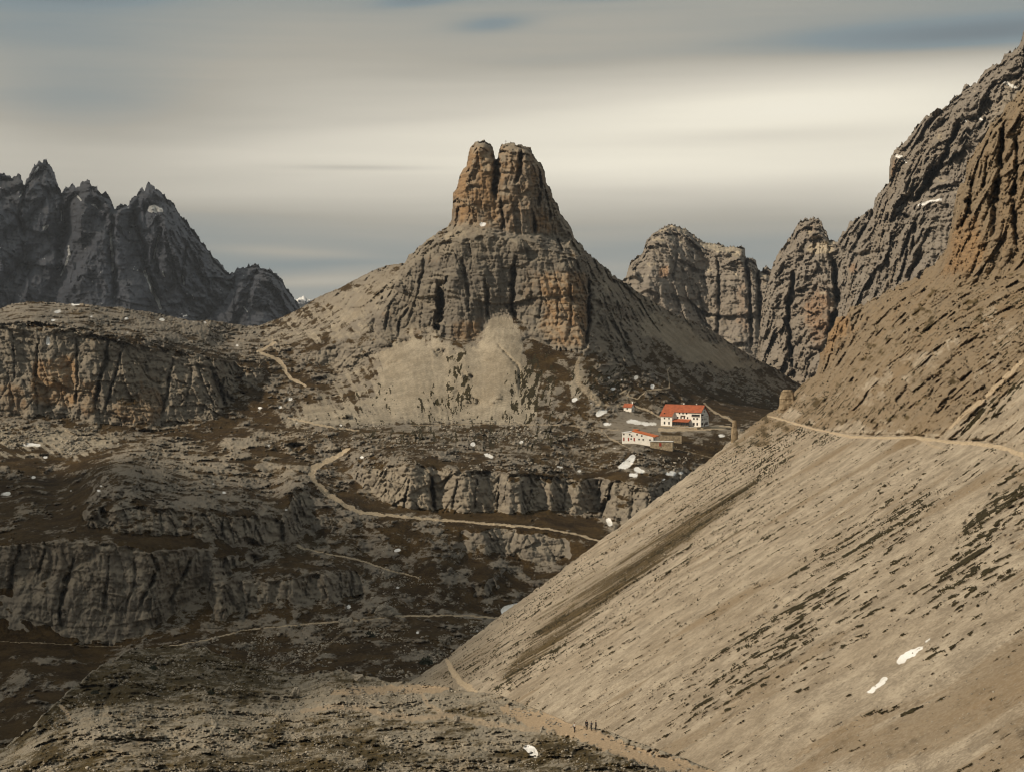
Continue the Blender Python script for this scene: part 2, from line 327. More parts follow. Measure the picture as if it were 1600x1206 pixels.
def masksL(g_, P, N, h):
    sn = lines(g_, [('226,425,4 236,448,5 246,470,5 250,482,4', 1), ('106,385,3 108,400,4 100,418,3 95,430,2', .9), ('172,362,3 176,400,4 176,424,3', .9), ('248,370,3 243,390,3 241,404,2', .7), ('286,432,2 287,445,3', .8), ('238,327,14 250,328,8', .8),
                    ('48,282,2 60,262,3', .8), ('95,330,2 96,345,2', .7), ('255,425,2 257,432,2', .8), ('118,305,3 126,314,3', .8), ('146,320,5 152,326,3', .6), ('70,358,10 76,352,5', .5), ('36,300,4 30,308,3', .8), ('382,480,3 386,487,3', .8), ('300,460,2 303,468,2', .6)], 3.0)
    sn = np.maximum(sn, sst(N[..., 2], .80, .95) * sst(fbm(P[..., 0] / 60, P[..., 1] / 60, P[..., 2] / 60, 3, .6, 88), .34, .44) * .8)
    warm = sst(fbm(P[..., 0] / 420, P[..., 1] / 300, P[..., 2] / 300, 4, .6, 14), .10, .5) * .35
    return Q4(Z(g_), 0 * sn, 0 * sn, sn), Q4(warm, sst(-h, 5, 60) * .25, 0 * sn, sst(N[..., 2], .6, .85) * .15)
def pillL(g_, P):  # the big ribs that run down and forward from the summits
    x, z = P[..., 0], P[..., 2]
    q = 60 * fbm(x / 260, z / 260, 0, 3, .5, 21)
    return 75 * (np.minimum(np.abs(pn((x + q + z * .25) / 230, .4, z / 1500, 22)) * 2.4, 1.1) - .5) + 38 * (np.minimum(np.abs(pn((x + q - z * .35) / 95, .4, z / 700, 25)) * 2.4, 1.1) - .5)
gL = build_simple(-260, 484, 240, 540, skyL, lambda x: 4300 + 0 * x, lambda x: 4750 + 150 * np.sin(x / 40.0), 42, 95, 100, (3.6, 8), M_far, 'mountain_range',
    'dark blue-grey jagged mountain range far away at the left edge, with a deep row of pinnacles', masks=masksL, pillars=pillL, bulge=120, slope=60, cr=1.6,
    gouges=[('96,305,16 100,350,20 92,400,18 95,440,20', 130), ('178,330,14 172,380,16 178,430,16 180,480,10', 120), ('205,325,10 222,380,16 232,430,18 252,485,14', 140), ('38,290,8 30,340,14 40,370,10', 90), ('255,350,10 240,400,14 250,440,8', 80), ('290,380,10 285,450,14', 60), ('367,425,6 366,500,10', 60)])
# a blue peak with snow seen through the gap
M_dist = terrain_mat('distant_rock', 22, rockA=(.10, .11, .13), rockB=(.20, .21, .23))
def masksF(g_, P, N, h):
    sn = sst(fbm(g_['X'] / 7, g_['Y'] / 4, 0, 3, .6, 31) + (470 - g_['Y']) * .08, -.1, .1); return Q4(Z(g_), 0 * sn, 0 * sn, sn), Q4(Z(g_), 0 * sn, 0 * sn, 0 * sn)
build_simple(430, 540, 450, 500, '430,486 455,474 464,467 470,463 476,461 480,467 490,468 500,464 520,470 540,474', lambda x: 11500 + 0 * x, lambda x: 12200 + 0 * x, 60, 300, 130, (1.0, 6), M_dist,
    'distant_mountain', 'tiny pale blue snowy mountain far off in the gap between the dark range and the saddle', masks=masksF, bulge=0, slope=40)
# ================================================================ mountains behind, right of centre
M_mid = terrain_mat('pale_rock', 1.2, rockA=(.050, .045, .040), rockB=(.225, .198, .168), orange=(.34, .21, .12))
skyC = '940,470 965,442 978,430 985,408 998,396 1003,395 1010,375 1024,361 1034,354 1050,350 1062,352 1075,358 1090,370 1102,378 1118,379 1132,382 1146,386 1158,384 1164,388 1166,404 1174,402 1180,405 1184,417 1190,424 1193,416 1198,414 1204,420 1212,416 1224,404 1240,410 1300,430'
def masksC(items, dark=0.3, seed=0):
    def f(g_, P, N, h):
        ora = paint(g_, items, 0, 5); b = fbm(P[..., 0] / 60, P[..., 1] / 60, P[..., 2] / 60, 4, .6, seed + 15)
        bench = sst(blur(N[..., 2], 1), .62, .82)
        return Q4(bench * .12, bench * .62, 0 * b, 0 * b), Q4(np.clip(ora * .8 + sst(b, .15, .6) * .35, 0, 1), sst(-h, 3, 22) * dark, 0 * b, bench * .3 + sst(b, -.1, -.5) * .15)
    return f
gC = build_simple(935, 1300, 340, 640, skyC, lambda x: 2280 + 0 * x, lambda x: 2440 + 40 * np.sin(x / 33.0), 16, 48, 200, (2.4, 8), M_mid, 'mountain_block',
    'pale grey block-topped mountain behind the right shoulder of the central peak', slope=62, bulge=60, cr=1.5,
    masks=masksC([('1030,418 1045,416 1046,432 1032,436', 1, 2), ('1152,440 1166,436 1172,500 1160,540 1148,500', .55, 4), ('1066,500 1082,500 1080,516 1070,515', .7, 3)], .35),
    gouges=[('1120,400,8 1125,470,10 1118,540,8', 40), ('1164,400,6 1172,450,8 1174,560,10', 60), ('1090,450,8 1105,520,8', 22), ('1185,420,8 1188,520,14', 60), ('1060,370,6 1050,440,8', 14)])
skyR = '1176,640 1182,560 1190,470 1200,440 1206,415 1215,396 1222,388 1232,372 1240,362 1250,346 1258,338 1266,336 1276,340 1284,344 1290,358 1296,374 1308,378 1314,366 1324,352 1336,340 1350,332 1364,326 1368,306 1380,292 1388,284 1389,262 1391,244 1398,234 1412,224 1420,212 1432,195 1440,184 1452,176 1464,166 1474,168 1484,156 1498,146 1510,134 1524,128 1534,118 1546,105 1552,100 1562,98 1570,84 1582,80 1592,68 1600,46 1620,30 1660,-10 1725,-50'
def masksR(g_, P, N, h):
    a, b = masksC([('1250,470 1285,440 1305,470 1300,520 1280,560 1262,520', .75, 8), ('1392,250 1400,250 1402,275 1393,278', .8, 2), ('1320,415 1336,410 1340,425 1330,432', .8, 3), ('1250,350 1268,340 1282,352 1284,374 1260,376', .3, 5)], .4, 4)(g_, P, N, h)
    sn = lines(g_, [('1402,244,4 1408,246,6 1416,254,3', 1), ('1404,328,6 1414,321,4', 1), ('1436,322,4 1450,317,5 1470,312,3', 1), ('1502,184,5 1508,190,4', 1), ('1480,240,3 1484,225,2', .8), ('1516,210,3 1524,200,2', .8), ('1528,183,4 1534,188,3', .8), ('1570,128,10 1590,140,5', .6)], 2.0)
    pale = paint(g_, [('1266,380 1296,378 1306,388 1300,396 1270,398 1258,392', 1, 2), ('1520,190 1560,120 1600,100 1720,90 1720,200 1600,210 1540,230', .55, 12), ('1360,330 1400,318 1420,322 1400,335 1362,340', .5, 3)], 0, 4)
    a[..., 1] = np.maximum(a[..., 1], pale * .8); a[..., 3] = sn; return a, b
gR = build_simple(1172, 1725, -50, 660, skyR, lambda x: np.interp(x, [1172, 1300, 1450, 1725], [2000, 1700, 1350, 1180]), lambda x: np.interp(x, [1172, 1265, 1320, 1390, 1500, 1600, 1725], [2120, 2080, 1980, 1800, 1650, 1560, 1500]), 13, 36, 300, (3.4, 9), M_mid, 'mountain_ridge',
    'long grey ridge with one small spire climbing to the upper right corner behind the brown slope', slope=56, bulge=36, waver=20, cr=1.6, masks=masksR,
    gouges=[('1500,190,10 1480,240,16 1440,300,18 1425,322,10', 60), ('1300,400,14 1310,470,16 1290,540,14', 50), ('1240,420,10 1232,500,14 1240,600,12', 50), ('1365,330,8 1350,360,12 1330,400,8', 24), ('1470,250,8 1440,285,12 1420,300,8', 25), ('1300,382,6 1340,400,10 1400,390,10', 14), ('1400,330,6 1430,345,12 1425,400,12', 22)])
# ================================================================ main sheet: left hill, central peak, plateau, valley
skyM = '-130,486 -60,480 -20,482 0,482 20,474 50,471 78,472 100,474 130,474 162,479 190,479 204,483 240,488 270,494 300,501 330,500 360,505 385,509 405,508 430,499 452,490 470,481 500,462 530,450 560,434 580,424 600,416 618,412 634,410 638,400 650,390 668,374 684,364 700,352 705,345 707,318 706,304 714,292 718,274 728,258 733,234 738,226 746,221 756,220 766,224 771,234 774,247 777,248 780,232 784,225 800,223 815,227 822,228 830,230 832,240 840,252 846,256 851,266 854,284 862,298 865,310 872,318 876,334 886,345 892,356 899,374 908,380 914,393 928,400 936,410 948,420 958,430 968,436 978,442 996,456 1020,470 1050,488 1080,500 1110,514 1150,541 1180,560 1210,574 1240,594 1262,606 1310,640'
gM = grid(-300, 1310, 210, 1225); xs = gM['xs']
topM = curve(skyM, xs)
jm = np.interp(xs, [-130, 400, 600, 640, 700, 706, 895, 960, 1010, 1260], [1.3, 1.0, 1.2, 2.8, 2.6, 2.4, 4.0, 3.4, 1.4, 1.0]); topM = topM + jag(xs, 1.0, 7, 5) * jm
gM['top'] = topM; X, Y = gM['X'], gM['Y']
def A(s, s2): return (curve(s, xs), curve(s2, xs))
anch = [A('-130,1225 1310,1225', '-130,470 400,470 700,440 1310,440'),
        A('-130,1010 0,1000 300,990 480,975 600,965 780,966 1310,980', '-130,690 300,705 600,740 800,760 1310,760'),
        A('-130,848 0,850 170,845 300,850 440,800 480,775 560,800 700,812 850,825 940,845 1310,880', '-130,714 170,716 300,745 440,830 480,885 700,885 940,860 1310,860'),
        A('-130,700 200,690 400,662 500,662 700,662 900,662 1000,668 1100,672 1200,668 1310,690', '-130,1060 200,1100 400,1230 500,1180 700,1190 900,1180 1000,1150 1100,1130 1200,1150 1310,1180'),
        A('-130,655 0,650 150,663 250,668 330,650 370,620 400,606 450,590 520,565 590,545 700,537 770,502 800,512 860,545 915,550 960,560 1050,585 1150,612 1240,625 1310,650', '-130,1170 0,1170 200,1180 330,1230 400,1320 450,1370 520,1400 590,1370 700,1330 770,1345 860,1310 915,1300 960,1320 1050,1400 1150,1500 1310,1650'),
        A('-130,505 0,505 150,522 250,545 330,562 370,575 400,560 450,548 520,515 600,450 640,415 700,372 760,365 830,374 900,398 950,440 1000,480 1100,540 1200,592 1310,645', '-130,1215 0,1215 150,1225 330,1290 370,1350 450,1440 520,1460 600,1440 640,1400 700,1368 760,1364 830,1362 900,1370 950,1450 1000,1530 1100,1620 1200,1720 1310,1800'),
        (topM, curve('-130,1520 0,1520 150,1560 330,1680 400,1760 500,1680 560,1600 634,1480 650,1440 700,1395 740,1386 830,1386 895,1400 940,1480 1000,1560 1100,1680 1240,1850 1310,1900', xs))]
CL = '-320,512 0,505 60,503 150,524 250,543 330,558 385,574 404,592 396,606 370,628 345,655 250,674 170,666 110,652 -320,656'   # left orange cliff
CC = '584,545 588,505 602,480 612,452 630,425 640,412 664,386 704,374 760,367 830,377 880,397 912,402 922,430 925,480 918,522 915,549 868,545 836,528 812,500 790,482 766,500 744,534 700,532 676,516 648,508 622,528 604,545'
CT = '700,352 708,300 735,215 832,220 868,310 900,378 880,372 836,368 800,364 770,352 745,346'
CP = '556,742 584,728 640,722 720,733 800,738 880,743 930,755 1010,756 1070,765 1060,800 1000,836 960,815 935,800 850,800 790,806 690,800 640,800 600,785 570,768'
CV = '-320,846 0,850 80,847 110,842 160,848 230,858 320,860 336,880 330,910 290,950 215,1000 130,1012 85,990 55,962 60,935 90,900 60,900 0,915 -320,925'
slM = paint(gM, [('-320,460 420,460 410,520 380,560 330,548 150,512 0,492 -320,495', 9, 6), ('400,700 440,600 520,540 640,400 960,410 1100,520 1250,590 1220,640 1000,640 900,660 560,660', 32, 14),
    ('940,400 1280,590 1270,640 1120,650 980,560 930,470', 30, 8), ('180,690 470,650 900,668 1130,700 1100,745 900,740 560,730 470,780 140,800 120,730', 12, 8),
    (CL, 73, 5), (CC, 70, 5), (CT, 80, 1.5), ('928,440 955,462 972,478 990,520 1000,560 970,585 935,560 922,480', 52, 5), ('944,462 960,464 984,482 990,495 970,498 948,478', 72, 3), ('890,360 935,408 975,442 950,438 912,408 886,384', 62, 3),
    ('478,548 520,538 560,535 584,552 560,575 500,578 470,566', 58, 4), ('600,545 625,528 640,510 600,495 586,520', 62, 3), ('430,692 470,686 540,688 520,704 450,708', 50, 4), ('200,674 260,676 330,655 380,620 400,630 370,665 300,690', 26, 8),
    (CP, 70, 4), (CV, 72, 5), ('120,800 200,788 330,800 440,808 456,826 440,850 400,858 330,846 200,842 140,828', 62, 4), ('322,915 360,905 420,908 500,895 560,888 574,930 530,946 450,948 400,985 340,984', 66, 3),
    ('330,860 400,862 390,905 330,910', 42, 8), ('715,826 790,822 890,838 893,872 850,892 770,868 722,866', 60, 4), ('455,772 520,800 600,822 650,836 662,862 640,880 560,868 500,850 460,830', 42, 7), ('730,938 752,905 775,895 782,925 760,944', 55, 4),
    ('440,770 470,760 492,770 480,830 450,820', 55, 5), ('655,900 668,880 675,905 665,925', 50, 3), ('150,760 200,745 220,790 150,795', 40, 6), ('900,745 1010,756 1060,770 1000,830 950,815', 62, 5), ('300,985 420,945 520,935 560,950 520,975 400,1000 320,1010', 22, 8)], 13, 7)
nl = fbm(X / 80 + .1 * Y / 10, Y / 9, 0, 4, .6, 11)
calm = paint(gM, [('960,650 1130,655 1140,682 1040,690 950,700', 1, 8)], 0, 0)
flat = (1 - sst(slM, 38, 60)) * (1 - calm); slM = slM + flat * (15 * nl + 9 * fbm(X / 30, Y / 16, 5, 3, .6, 12)) + (1 - flat) * (1 - calm) * 7 * fbm(X / 50, Y / 20, 3, 3, .6, 13)
slM = slM + flat * 34 * sst(fbm(X / 55 + Y / 60, Y / 15, 2, 3, .55, 16), .16, .42)
D = loft(gM, topM, anch, np.clip(slM, 4, 82), lat=2.5)
stp = blur(sst(slM, 34, 56), 3); D = D * stp + blurx(blur(D, 2), 16 / STEP) * (1 - stp)
ins = (Y >= topM[None, :]).astype(np.float32); tower = paint(gM, [('690,392 700,345 706,200 862,200 910,392', 1, 4)], 0, 0)
D = D + tower * ins * (26 * (1 - blur(ins, 7 / STEP)) + 30 * (1 - blur(ins, 20 / STEP)))
P = pos(gM, D); N = normals(P, 3); slope0 = np.degrees(np.arccos(np.clip(np.abs(N[..., 2]), 0, 1))); cliff = np.maximum(sst(slope0, 40, 62), sst(blur(slM, 2), 42, 58) * .9); fc = np.clip(facing(P, N), .14 + .24 * cliff, 1)
kD = np.clip(D / 1300, .35, 1.2)  # nearer rock is finer
near = 1 - sst(D, 780, 1050)
h = cliff * (3.0 * rock(P, 24, 400, gain=.6) * (1 - near) + 1.9 * rock(P, 10, 440, gain=.6) * near + (1.0 * (1 - near) * crumble(P, 1.0, 470) + 1.0 * near * crumble(P, .55, 478)))
h = h + cliff * (1.1 * strata(P, 3.2, 410) + .5 * strata(P, 1.3, 411)) * (1 - .45 * near)
h = h - cliff * (1.9 * (1 - near) + .9 * near) * (cracks(P, 13, 490) + .7 * cracks(P, 6, 491))
h = h + tower * 1.5 * rock(P, 15, 450, 5)
scr = paint(gM, [('470,655 520,600 590,545 650,512 690,535 740,538 768,500 790,485 830,530 870,548 930,560 905,620 840,655 700,668 560,668', 1, 8), ('920,430 1000,470 1240,600 1230,640 1120,640 1000,570 940,480', .8, 8), ('470,480 560,440 635,412 625,450 590,500 560,530 470,540 430,520', .7, 10)], 0, 6)
rx = X + .35 * (X - 745) * (Y - 560) / 120
rx = rx + 7 * fbm(X / 40, Y / 30, 0, 4, .6, 59)
h = h + scr * (1 - cliff) * (.6 * fbm(P[..., 0] / 4, P[..., 1] / 4, P[..., 2] / 6, 4, .65, 58) + 1.0 * fbm(P[..., 0] / 30, P[..., 1] / 30, P[..., 2] / 30, 3, .55, 186) + .5 * fbm(rx / 12, Y / 130, 0, 4, .6, 60) - .8 * np.abs(fbm(rx / 26, Y / 160, 0, 3, .6, 61)))
gr0 = paint(gM, [('-320,695 60,690 200,700 140,760 130,800 170,840 -320,846', .62, 8), ('-320,460 400,460 410,520 380,545 150,512 -320,500', .30, 8), ('180,690 470,668 500,700 480,760 300,800 140,790', .34, 8), ('320,700 440,695 480,690 500,710 480,722 330,716', .62, 6),
    ('540,695 900,668 1130,690 1100,745 900,740 560,735', .46, 8), ('160,835 320,840 330,858 230,858', .9, 3), ('-320,930 60,905 90,985 200,1010 330,1040 -320,1120', 1.0, 10), ('250,865 480,850 640,880 640,900 560,888 420,905 330,905', .52, 8), ('560,800 690,812 940,845 930,900 800,960 600,960 560,890 600,870 690,880 640,830', .56, 6),
    ('690,800 850,800 935,805 940,843 760,815 690,810', .85, 4), ('580,880 740,880 760,900 800,960 600,960', .56, 6), ('300,1000 480,980 780,970 660,1060 -320,1200 -320,1050', .54, 10), ('980,480 1240,605 1230,650 1110,640 1020,590', .42, 12), ('1020,600 1240,620 1240,660 1100,660', .68, 8),
    ('560,655 900,655 1000,640 1030,600 900,560 1000,690 540,700', .45, 10), ('600,560 650,520 860,545 880,600 860,655 480,655', .42, 10), ('835,528 870,548 905,560 885,585 850,580 820,560', .72, 3), ('690,535 740,540 720,552 690,548', .55, 4), ('270,676 350,655 400,600 440,640 470,650 420,668 300,700', .66, 8), ('560,760 590,790 640,802 570,800 520,775', .68, 4), ('470,650 540,600 600,560 560,640 520,668', .5, 10),
    ('940,575 1010,575 1020,600 960,620', .5, 8), ('900,700 1130,690 1140,760 1000,740', .5, 6), ('1030,676 1130,676 1120,716 1030,712', .8, 4), ('1060,420 1250,600 1240,560', .25, 5)], .45, 8)
gn = fbm(P[..., 0] / 20, P[..., 1] / 34, P[..., 2] / 9, 5, .62, 66)
gn2 = fbm(P[..., 0] / 7, P[..., 1] / 15, P[..., 2] / 2.2, 4, .68, 166)
rk0 = 1 - sst(gr0 + .08 + .75 * gn + .75 * gn2, .38, .62)
ben = (1 - cliff) * (1 - scr) * (1 - calm); fl = fbm(P[..., 0] / 16, P[..., 1] / 26, P[..., 2] / 8, 5, .62, 62)
h = h + ben * rk0 * kD * (1.0 + .75 * blocks(P, 11, 2.0, 480) + .55 * blocks(P, 5, 1.1, 481) + .4 * blocks(P, 2.2, .9, 482))
h = h + (ben * (.15 * kD * blocks(P, 3, 1.5, 483)
    ) + ben * (1.5 * kD * fl + .3 * kD * fbm(P[..., 0] / 3.4, P[..., 1] / 6, P[..., 2] / 3, 3, .6, 63)))
h = h - .4 * cliff * sst(fbm(P[..., 0] / 3, P[..., 1] / 3, P[..., 2] / 9, 3, .6, 64), .2, .5)
h = h - gouge(gM, [('777,236,11 776,262,18 772,290,16 775,315,10', 55), ('815,232,7 812,262,11 806,290,6', 22), ('786,345,7 784,360,9 787,362,6', 20), ('783,310,5 786,345,8 790,362,6', 18), ('833,330,6 836,350,9 836,368,7', 24), ('850,285,6 856,320,8 860,350,7', 14), ('842,260,5 845,300,7 842,330,6', 14),
    ('686,440,12 690,478,26 686,505,20 684,520,10', 38), ('700,430,5 692,460,10', 14), ('758,430,8 762,470,12 762,500,8', 16), ('806,398,8 802,440,16 800,478,12 806,500,8', 32), ('843,432,4 846,470,6 842,505,4', 9), ('868,425,4 872,470,5 870,520,4', 8), ('890,425,5 893,490,6 890,530,4', 9), ('920,430,8 920,500,10 916,548,8', 26), ('722,400,8 728,440,10 735,500,10', 12),
    ('612,470,6 600,520,8', 12), ('665,400,6 655,450,8 640,500,8', 10), ('775,535,4 812,575,8 812,620,8', 5), ('640,480,5 625,500,8 622,528,6', 14), ('870,372,6 880,395,8', 12), ('955,480,6 985,540,10', 10),
    ('874,543,4 876,549,4', 9), ('885,544,4 886,550,4', 9), ('893,545,4 894,550,4', 8), ('902,545,4 903,551,4', 8), ('868,541,3 869,547,3', 8),
    # left hill cliff cracks
    ('120,525,6 120,580,8 118,640,6', 13), ('172,528,7 160,580,10 146,645,8', 22), ('192,535,6 180,590,8 160,650,6', 16), ('270,558,6 262,610,10 250,660,6', 12), ('60,520,6 55,600,8 58,650,6', 12), ('20,520,5 24,600,6', 8), ('300,575,8 290,640,8', 8), ('90,632,14 60,640,14', 7), ('210,660,14 175,650,12', 9), ('340,590,8 355,640,10', 12),
    # plateau cliff and lower cliffs
    ('674,742,6 676,770,12 682,800,10', 15), ('640,745,4 632,795,7', 7), ('715,748,4 706,798,7', 6), ('745,745,4 740,800,7', 5), ('606,745,4 600,780,6', 5), ('958,752,6 950,780,12 938,812,14', 15), ('885,745,5 880,800,8', 6), ('780,745,4 778,800,6', 5), ('830,748,4 826,800,6', 5),
    ('34,850,8 20,890,10 15,930,12', 9), ('118,866,6 105,905,12 92,955,10 96,990,8', 12), ('172,862,5 168,905,8 160,955,6', 8), ('208,868,6 212,900,8 192,975,6', 6), ('236,862,6 246,890,14 228,925,10 212,960,8', 10), ('300,868,8 285,900,10 262,950,8', 8), ('70,855,6 60,900,10', 7), ('350,805,4 345,840,8', 5), ('300,805,4 298,840,6', 4), ('250,800,4 252,840,6', 4), ('400,812,4 392,850,6', 4),
    ('450,905,4 448,940,6', 3), ('480,902,4 478,940,6', 3), ('510,898,4 508,935,6', 3), ('540,895,4 538,935,6', 3), ('392,915,6 380,975,8', 5), ('350,925,4 345,975,6', 3)])
trail_M = [('940,846,2.6 900,834,2.6 850,825,3 760,818,3 690,812,3.4 600,804,4 560,799,6 535,786,7 512,771,8 494,754,7 486,740,9 490,731,11 502,724,8 524,714,7 540,704,6 546,701,3', 1), ('465,852,4 480,858,3 500,862,2.5 560,874,2.5 600,888,2.5 640,898,2 655,903,1.5', .85),
    ('785,966,2.5 720,961,2.5 620,962,2.5 560,968,2.5 520,971,3 440,978,2 380,984,2 320,1000,2 250,1012,2', .85), ('560,968,3 520,1000,5 480,1030,4', .45), ('402,549,4 412,546,5 420,540,4 430,535,3', .8), ('405,551,4 420,556,6 434,562,7 443,572,7 446,582,5 455,592,5 478,603,3', .95), ('420,556,3 408,568,3 404,576,2', .6),
    ('450,652,3 470,657,3 495,663,3 520,668,3 560,672,2', .8), ('640,664,2 760,662,2 880,664,2.4 930,668,2.4 968,672,2.4', .55), ('952,664,4 975,670,4', .4), ('1030,672,6 1080,671,5 1120,668,6 1150,667,4', .8), ('1100,630,3 1118,645,3 1140,655,4 1148,660,3', .8), ('930,632,3 990,634,3 1010,640,3 1032,652,3', .8),
    ('905,560,5 900,580,8 905,600,12 925,618,14 940,630,8', .55), ('968,615,3 985,606,3 980,618,3 995,624,2 1010,610,2 1046,606,3 1046,598,2 1043,580,2 1046,575,2', .7), ('1200,640,2 1150,612,2 1110,590,2 1060,560,2', .35), ('940,672,2 952,684,3 972,694,3 985,700,2', .6), ('1125,575,2 1100,560,1.5', .4), ('0,1002,1.5 80,1005,1.5 150,1010,1.5 190,1008,2', .6), ('1000,693,1.5 1060,702,2 1120,716,3', .5), ('760,680,1.5 900,690,2 1000,706,1.5', .35)]
path = lines(gM, trail_M, 2.2) * .95
SNOW_M = [('drift', '929,646 936,641 946,640 953,643 945,646 938,651 930,649'), ('drift', '892,625 897,621 903,622 902,626 895,628'), ('drift', '964,730 972,724 980,716 988,710 994,712 988,720 984,728 976,732'), ('drift', '985,731 996,730 1008,735 1004,738 992,735'), ('drift', '981,741 990,739 998,741 996,744 984,744'), ('drift', '1038,739 1050,736 1058,738 1054,742 1042,742'),
    ('drift', '976,657 990,656 1005,659 1028,661 1027,664 1008,664 992,661 976,660'), ('drift', '940,661 955,661 960,664 944,664'), ('drift', '782,952 792,945 806,942 820,944 812,952 800,958 786,962'), ('drift', '1120,679 1126,678 1136,681 1130,683 1122,682'), ('drift', '946,812 952,808 958,818 952,822'), ('drift', '754,708 764,709 774,714 768,716 758,712'),
    ('drift', '1016,603 1020,599 1023,604 1019,610'), ('drift', '990,590 996,585 999,589 994,594'), ('drift', '748,350 755,348 762,352 754,354'), ('drift', '32,693 50,692 58,694 48,696 34,696'), ('drift', '0,770 14,769 20,771 12,773 0,773'), ('drift', '542,947 546,942 548,950 541,951'), ('drift', '72,528 76,526 78,538 74,540'), ('drift', '110,473 124,473 126,477 112,477'), ('drift', '80,487 94,485 98,487 86,490')]
sx = X + 5.5 * fbm(X / 6, Y / 4, 0, 3, .65, 81); sy = Y + 3.2 * fbm(X / 6, Y / 4, 6, 3, .65, 82)
snow = np.zeros_like(X); sid = np.zeros(X.shape, np.int16)
for i, (k, s) in enumerate(SNOW_M):
    m = inpoly(sx, sy, P2(s)); sid[m] = 10 + i; snow = np.maximum(snow, m)
rs = random.Random(5)
specks = []
for (x0, x1, y0, y1, n) in [(10, 400, 476, 508, 22), (180, 380, 505, 560, 12), (380, 480, 540, 640, 18), (540, 1000, 672, 745, 34), (300, 520, 740, 800, 16), (540, 800, 850, 940, 12), (880, 1100, 590, 660, 16), (30, 160, 690, 775, 20), (860, 1100, 700, 760, 10), (600, 780, 985, 1010, 14), (320, 560, 655, 700, 8)]:
    for _ in range(n):
        cx, cy = rs.uniform(x0, x1), rs.uniform(y0, y1); w = rs.uniform(1.4, 3.2) + 4.0 * rs.random() ** 4; hh = w * rs.uniform(.10, .22) + .40; specks.append((cx, cy, w, hh))
for cx, cy, w, hh in specks:
    j0 = int((gM['ys'][0] - cy - 6) / STEP); i0 = int((cx - 12 - xs[0]) / STEP); s_ = (slice(max(j0, 0), j0 + 10), slice(max(i0, 0), i0 + 18))
    m = ((sx[s_] - cx) / w) ** 2 + ((sy[s_] - cy) / hh) ** 2 < 1; snow[s_] = np.maximum(snow[s_], m); q = sid[s_]; q[m & (q == 0)] = 1
sm = np.minimum(1, np.where(sid <= 1, 1.4, 1.0) * blur(snow.astype(np.float32), 1))
h = h * (1 - .8 * sm) * (1 - .75 * path) * (1 - .9 * calm) + sm * .25
D = D - h / fc
D = blur(D, 1) * calm + D * (1 - calm)
P = finish(gM, D, 1.6); N = normals(P, 1); nz = np.abs(N[..., 2]); nzb = blur(nz, 3); nzs = blur(nz, 1)
# what covers the rock
grass = np.clip(gr0 + .08 + .75 * gn + .75 * gn2, -.2, 1.2) * sst(nzb, .50, .74) * sst(nzs, .46, .70)
grass = np.where(tower > .5, 0, grass) * (1 - calm * .3)
scm = paint(gM, [('590,548 650,514 690,536 740,540 768,502 790,487 812,520 830,560 880,600 860,650 700,665 500,655', .28, 12), ('645,520 692,530 712,580 660,655 430,664 540,590', .9, 12), ('768,498 795,490 815,540 835,600 838,660 640,662 700,560 740,540', .95, 9), ('480,640 560,570 600,560 580,640', .42, 10), ('905,560 925,600 950,625 900,630 880,600', .5, 6), ('476,500 560,440 635,412 625,450 590,500 560,530 470,540', .5, 10), ('920,425 1000,465 1200,575 1100,575 1000,520 960,480', .85, 8),
    ('640,390 700,352 760,350 790,366 760,372 700,380', .6, 4), ('-320,662 60,662 200,678 170,700 100,720 -320,690', .62, 6), ('-320,700 100,716 40,690', .4, 6), ('395,520 440,498 500,470 470,540 420,548', .45, 6)], .08, 6)
sn_ = fbm(rx / 9, Y / 90, 0, 4, .6, 67) + .9 * fbm(P[..., 0] / 22, P[..., 1] / 30, P[..., 2] / 14, 4, .62, 184); scm = np.clip(scm + .6 * sn_ * (scm > .1), 0, 1) * sst(nzb, .45, .72)
veg = paint(gM, [('800,560 870,560 880,600 850,660 780,660', .42, 10), ('640,640 700,580 740,640 700,660', .3, 10), ('698,548 722,548 742,640 700,652', .42, 5), ('480,655 560,600 600,590 620,620 600,660', .2, 8), ('550,660 900,650 900,700 550,700', .3, 10), ('900,560 1000,580 980,620 880,620', .35, 8)], 0, 6)
veg = sst(veg + 1.3 * fbm(rx / 7, Y / 15, 0, 4, .68, 68) , .40, .56) * (veg > .05) * sst(nzs, .5, .7)
grass = grass * (1 - .9 * sst(scm, .35, .7)) + 0
ora = paint(gM, [('700,352 706,300 735,225 830,228 866,310 880,370', .50, 3), ('712,292 724,262 736,232 760,226 774,250 770,290 760,330 712,340', .85, 7), ('780,240 812,232 808,290 790,300', .5, 6), ('770,345 830,335 832,364 790,362', .35, 6), ('845,270 870,330 860,350 840,320', .3, 6),
    ('838,428 916,425 920,480 915,545 870,543 842,520 850,480', .95, 6), ('815,420 838,428 840,500 818,470', .5, 6), ('705,505 755,498 756,520 735,534 705,530', .7, 5), ('640,530 676,520 664,512 645,512', .5, 5), ('588,500 600,480 620,475 615,500', .35, 5), ('636,415 700,380 740,375 720,400 660,420', .3, 8),
    ('50,565 90,560 118,555 116,590 120,640 80,630 50,628', 1.0, 6), ('0,598 40,600 45,648 0,648', .55, 5), ('120,590 160,600 150,650 125,650', .7, 5), ('165,630 250,600 260,640 240,668 190,664 170,652', .75, 6), ('190,600 250,580 250,600 200,615', .4, 5), ('-320,590 0,595 0,650 -320,650', .5, 10)], 0, 5)
on = fbm(P[..., 0] / 14, P[..., 1] / 14, P[..., 2] / 30, 4, .6, 69); ora = np.clip(ora * (1 + .55 * on) + sst(on, .25, .7) * .25 * cliff * (D > 1050), 0, 1)
dk = sst(fbm(P[..., 0] / 7, P[..., 1] / 7, P[..., 2] / 60, 4, .6, 71), .1, .5) * cliff * .55   # water-stain streaks
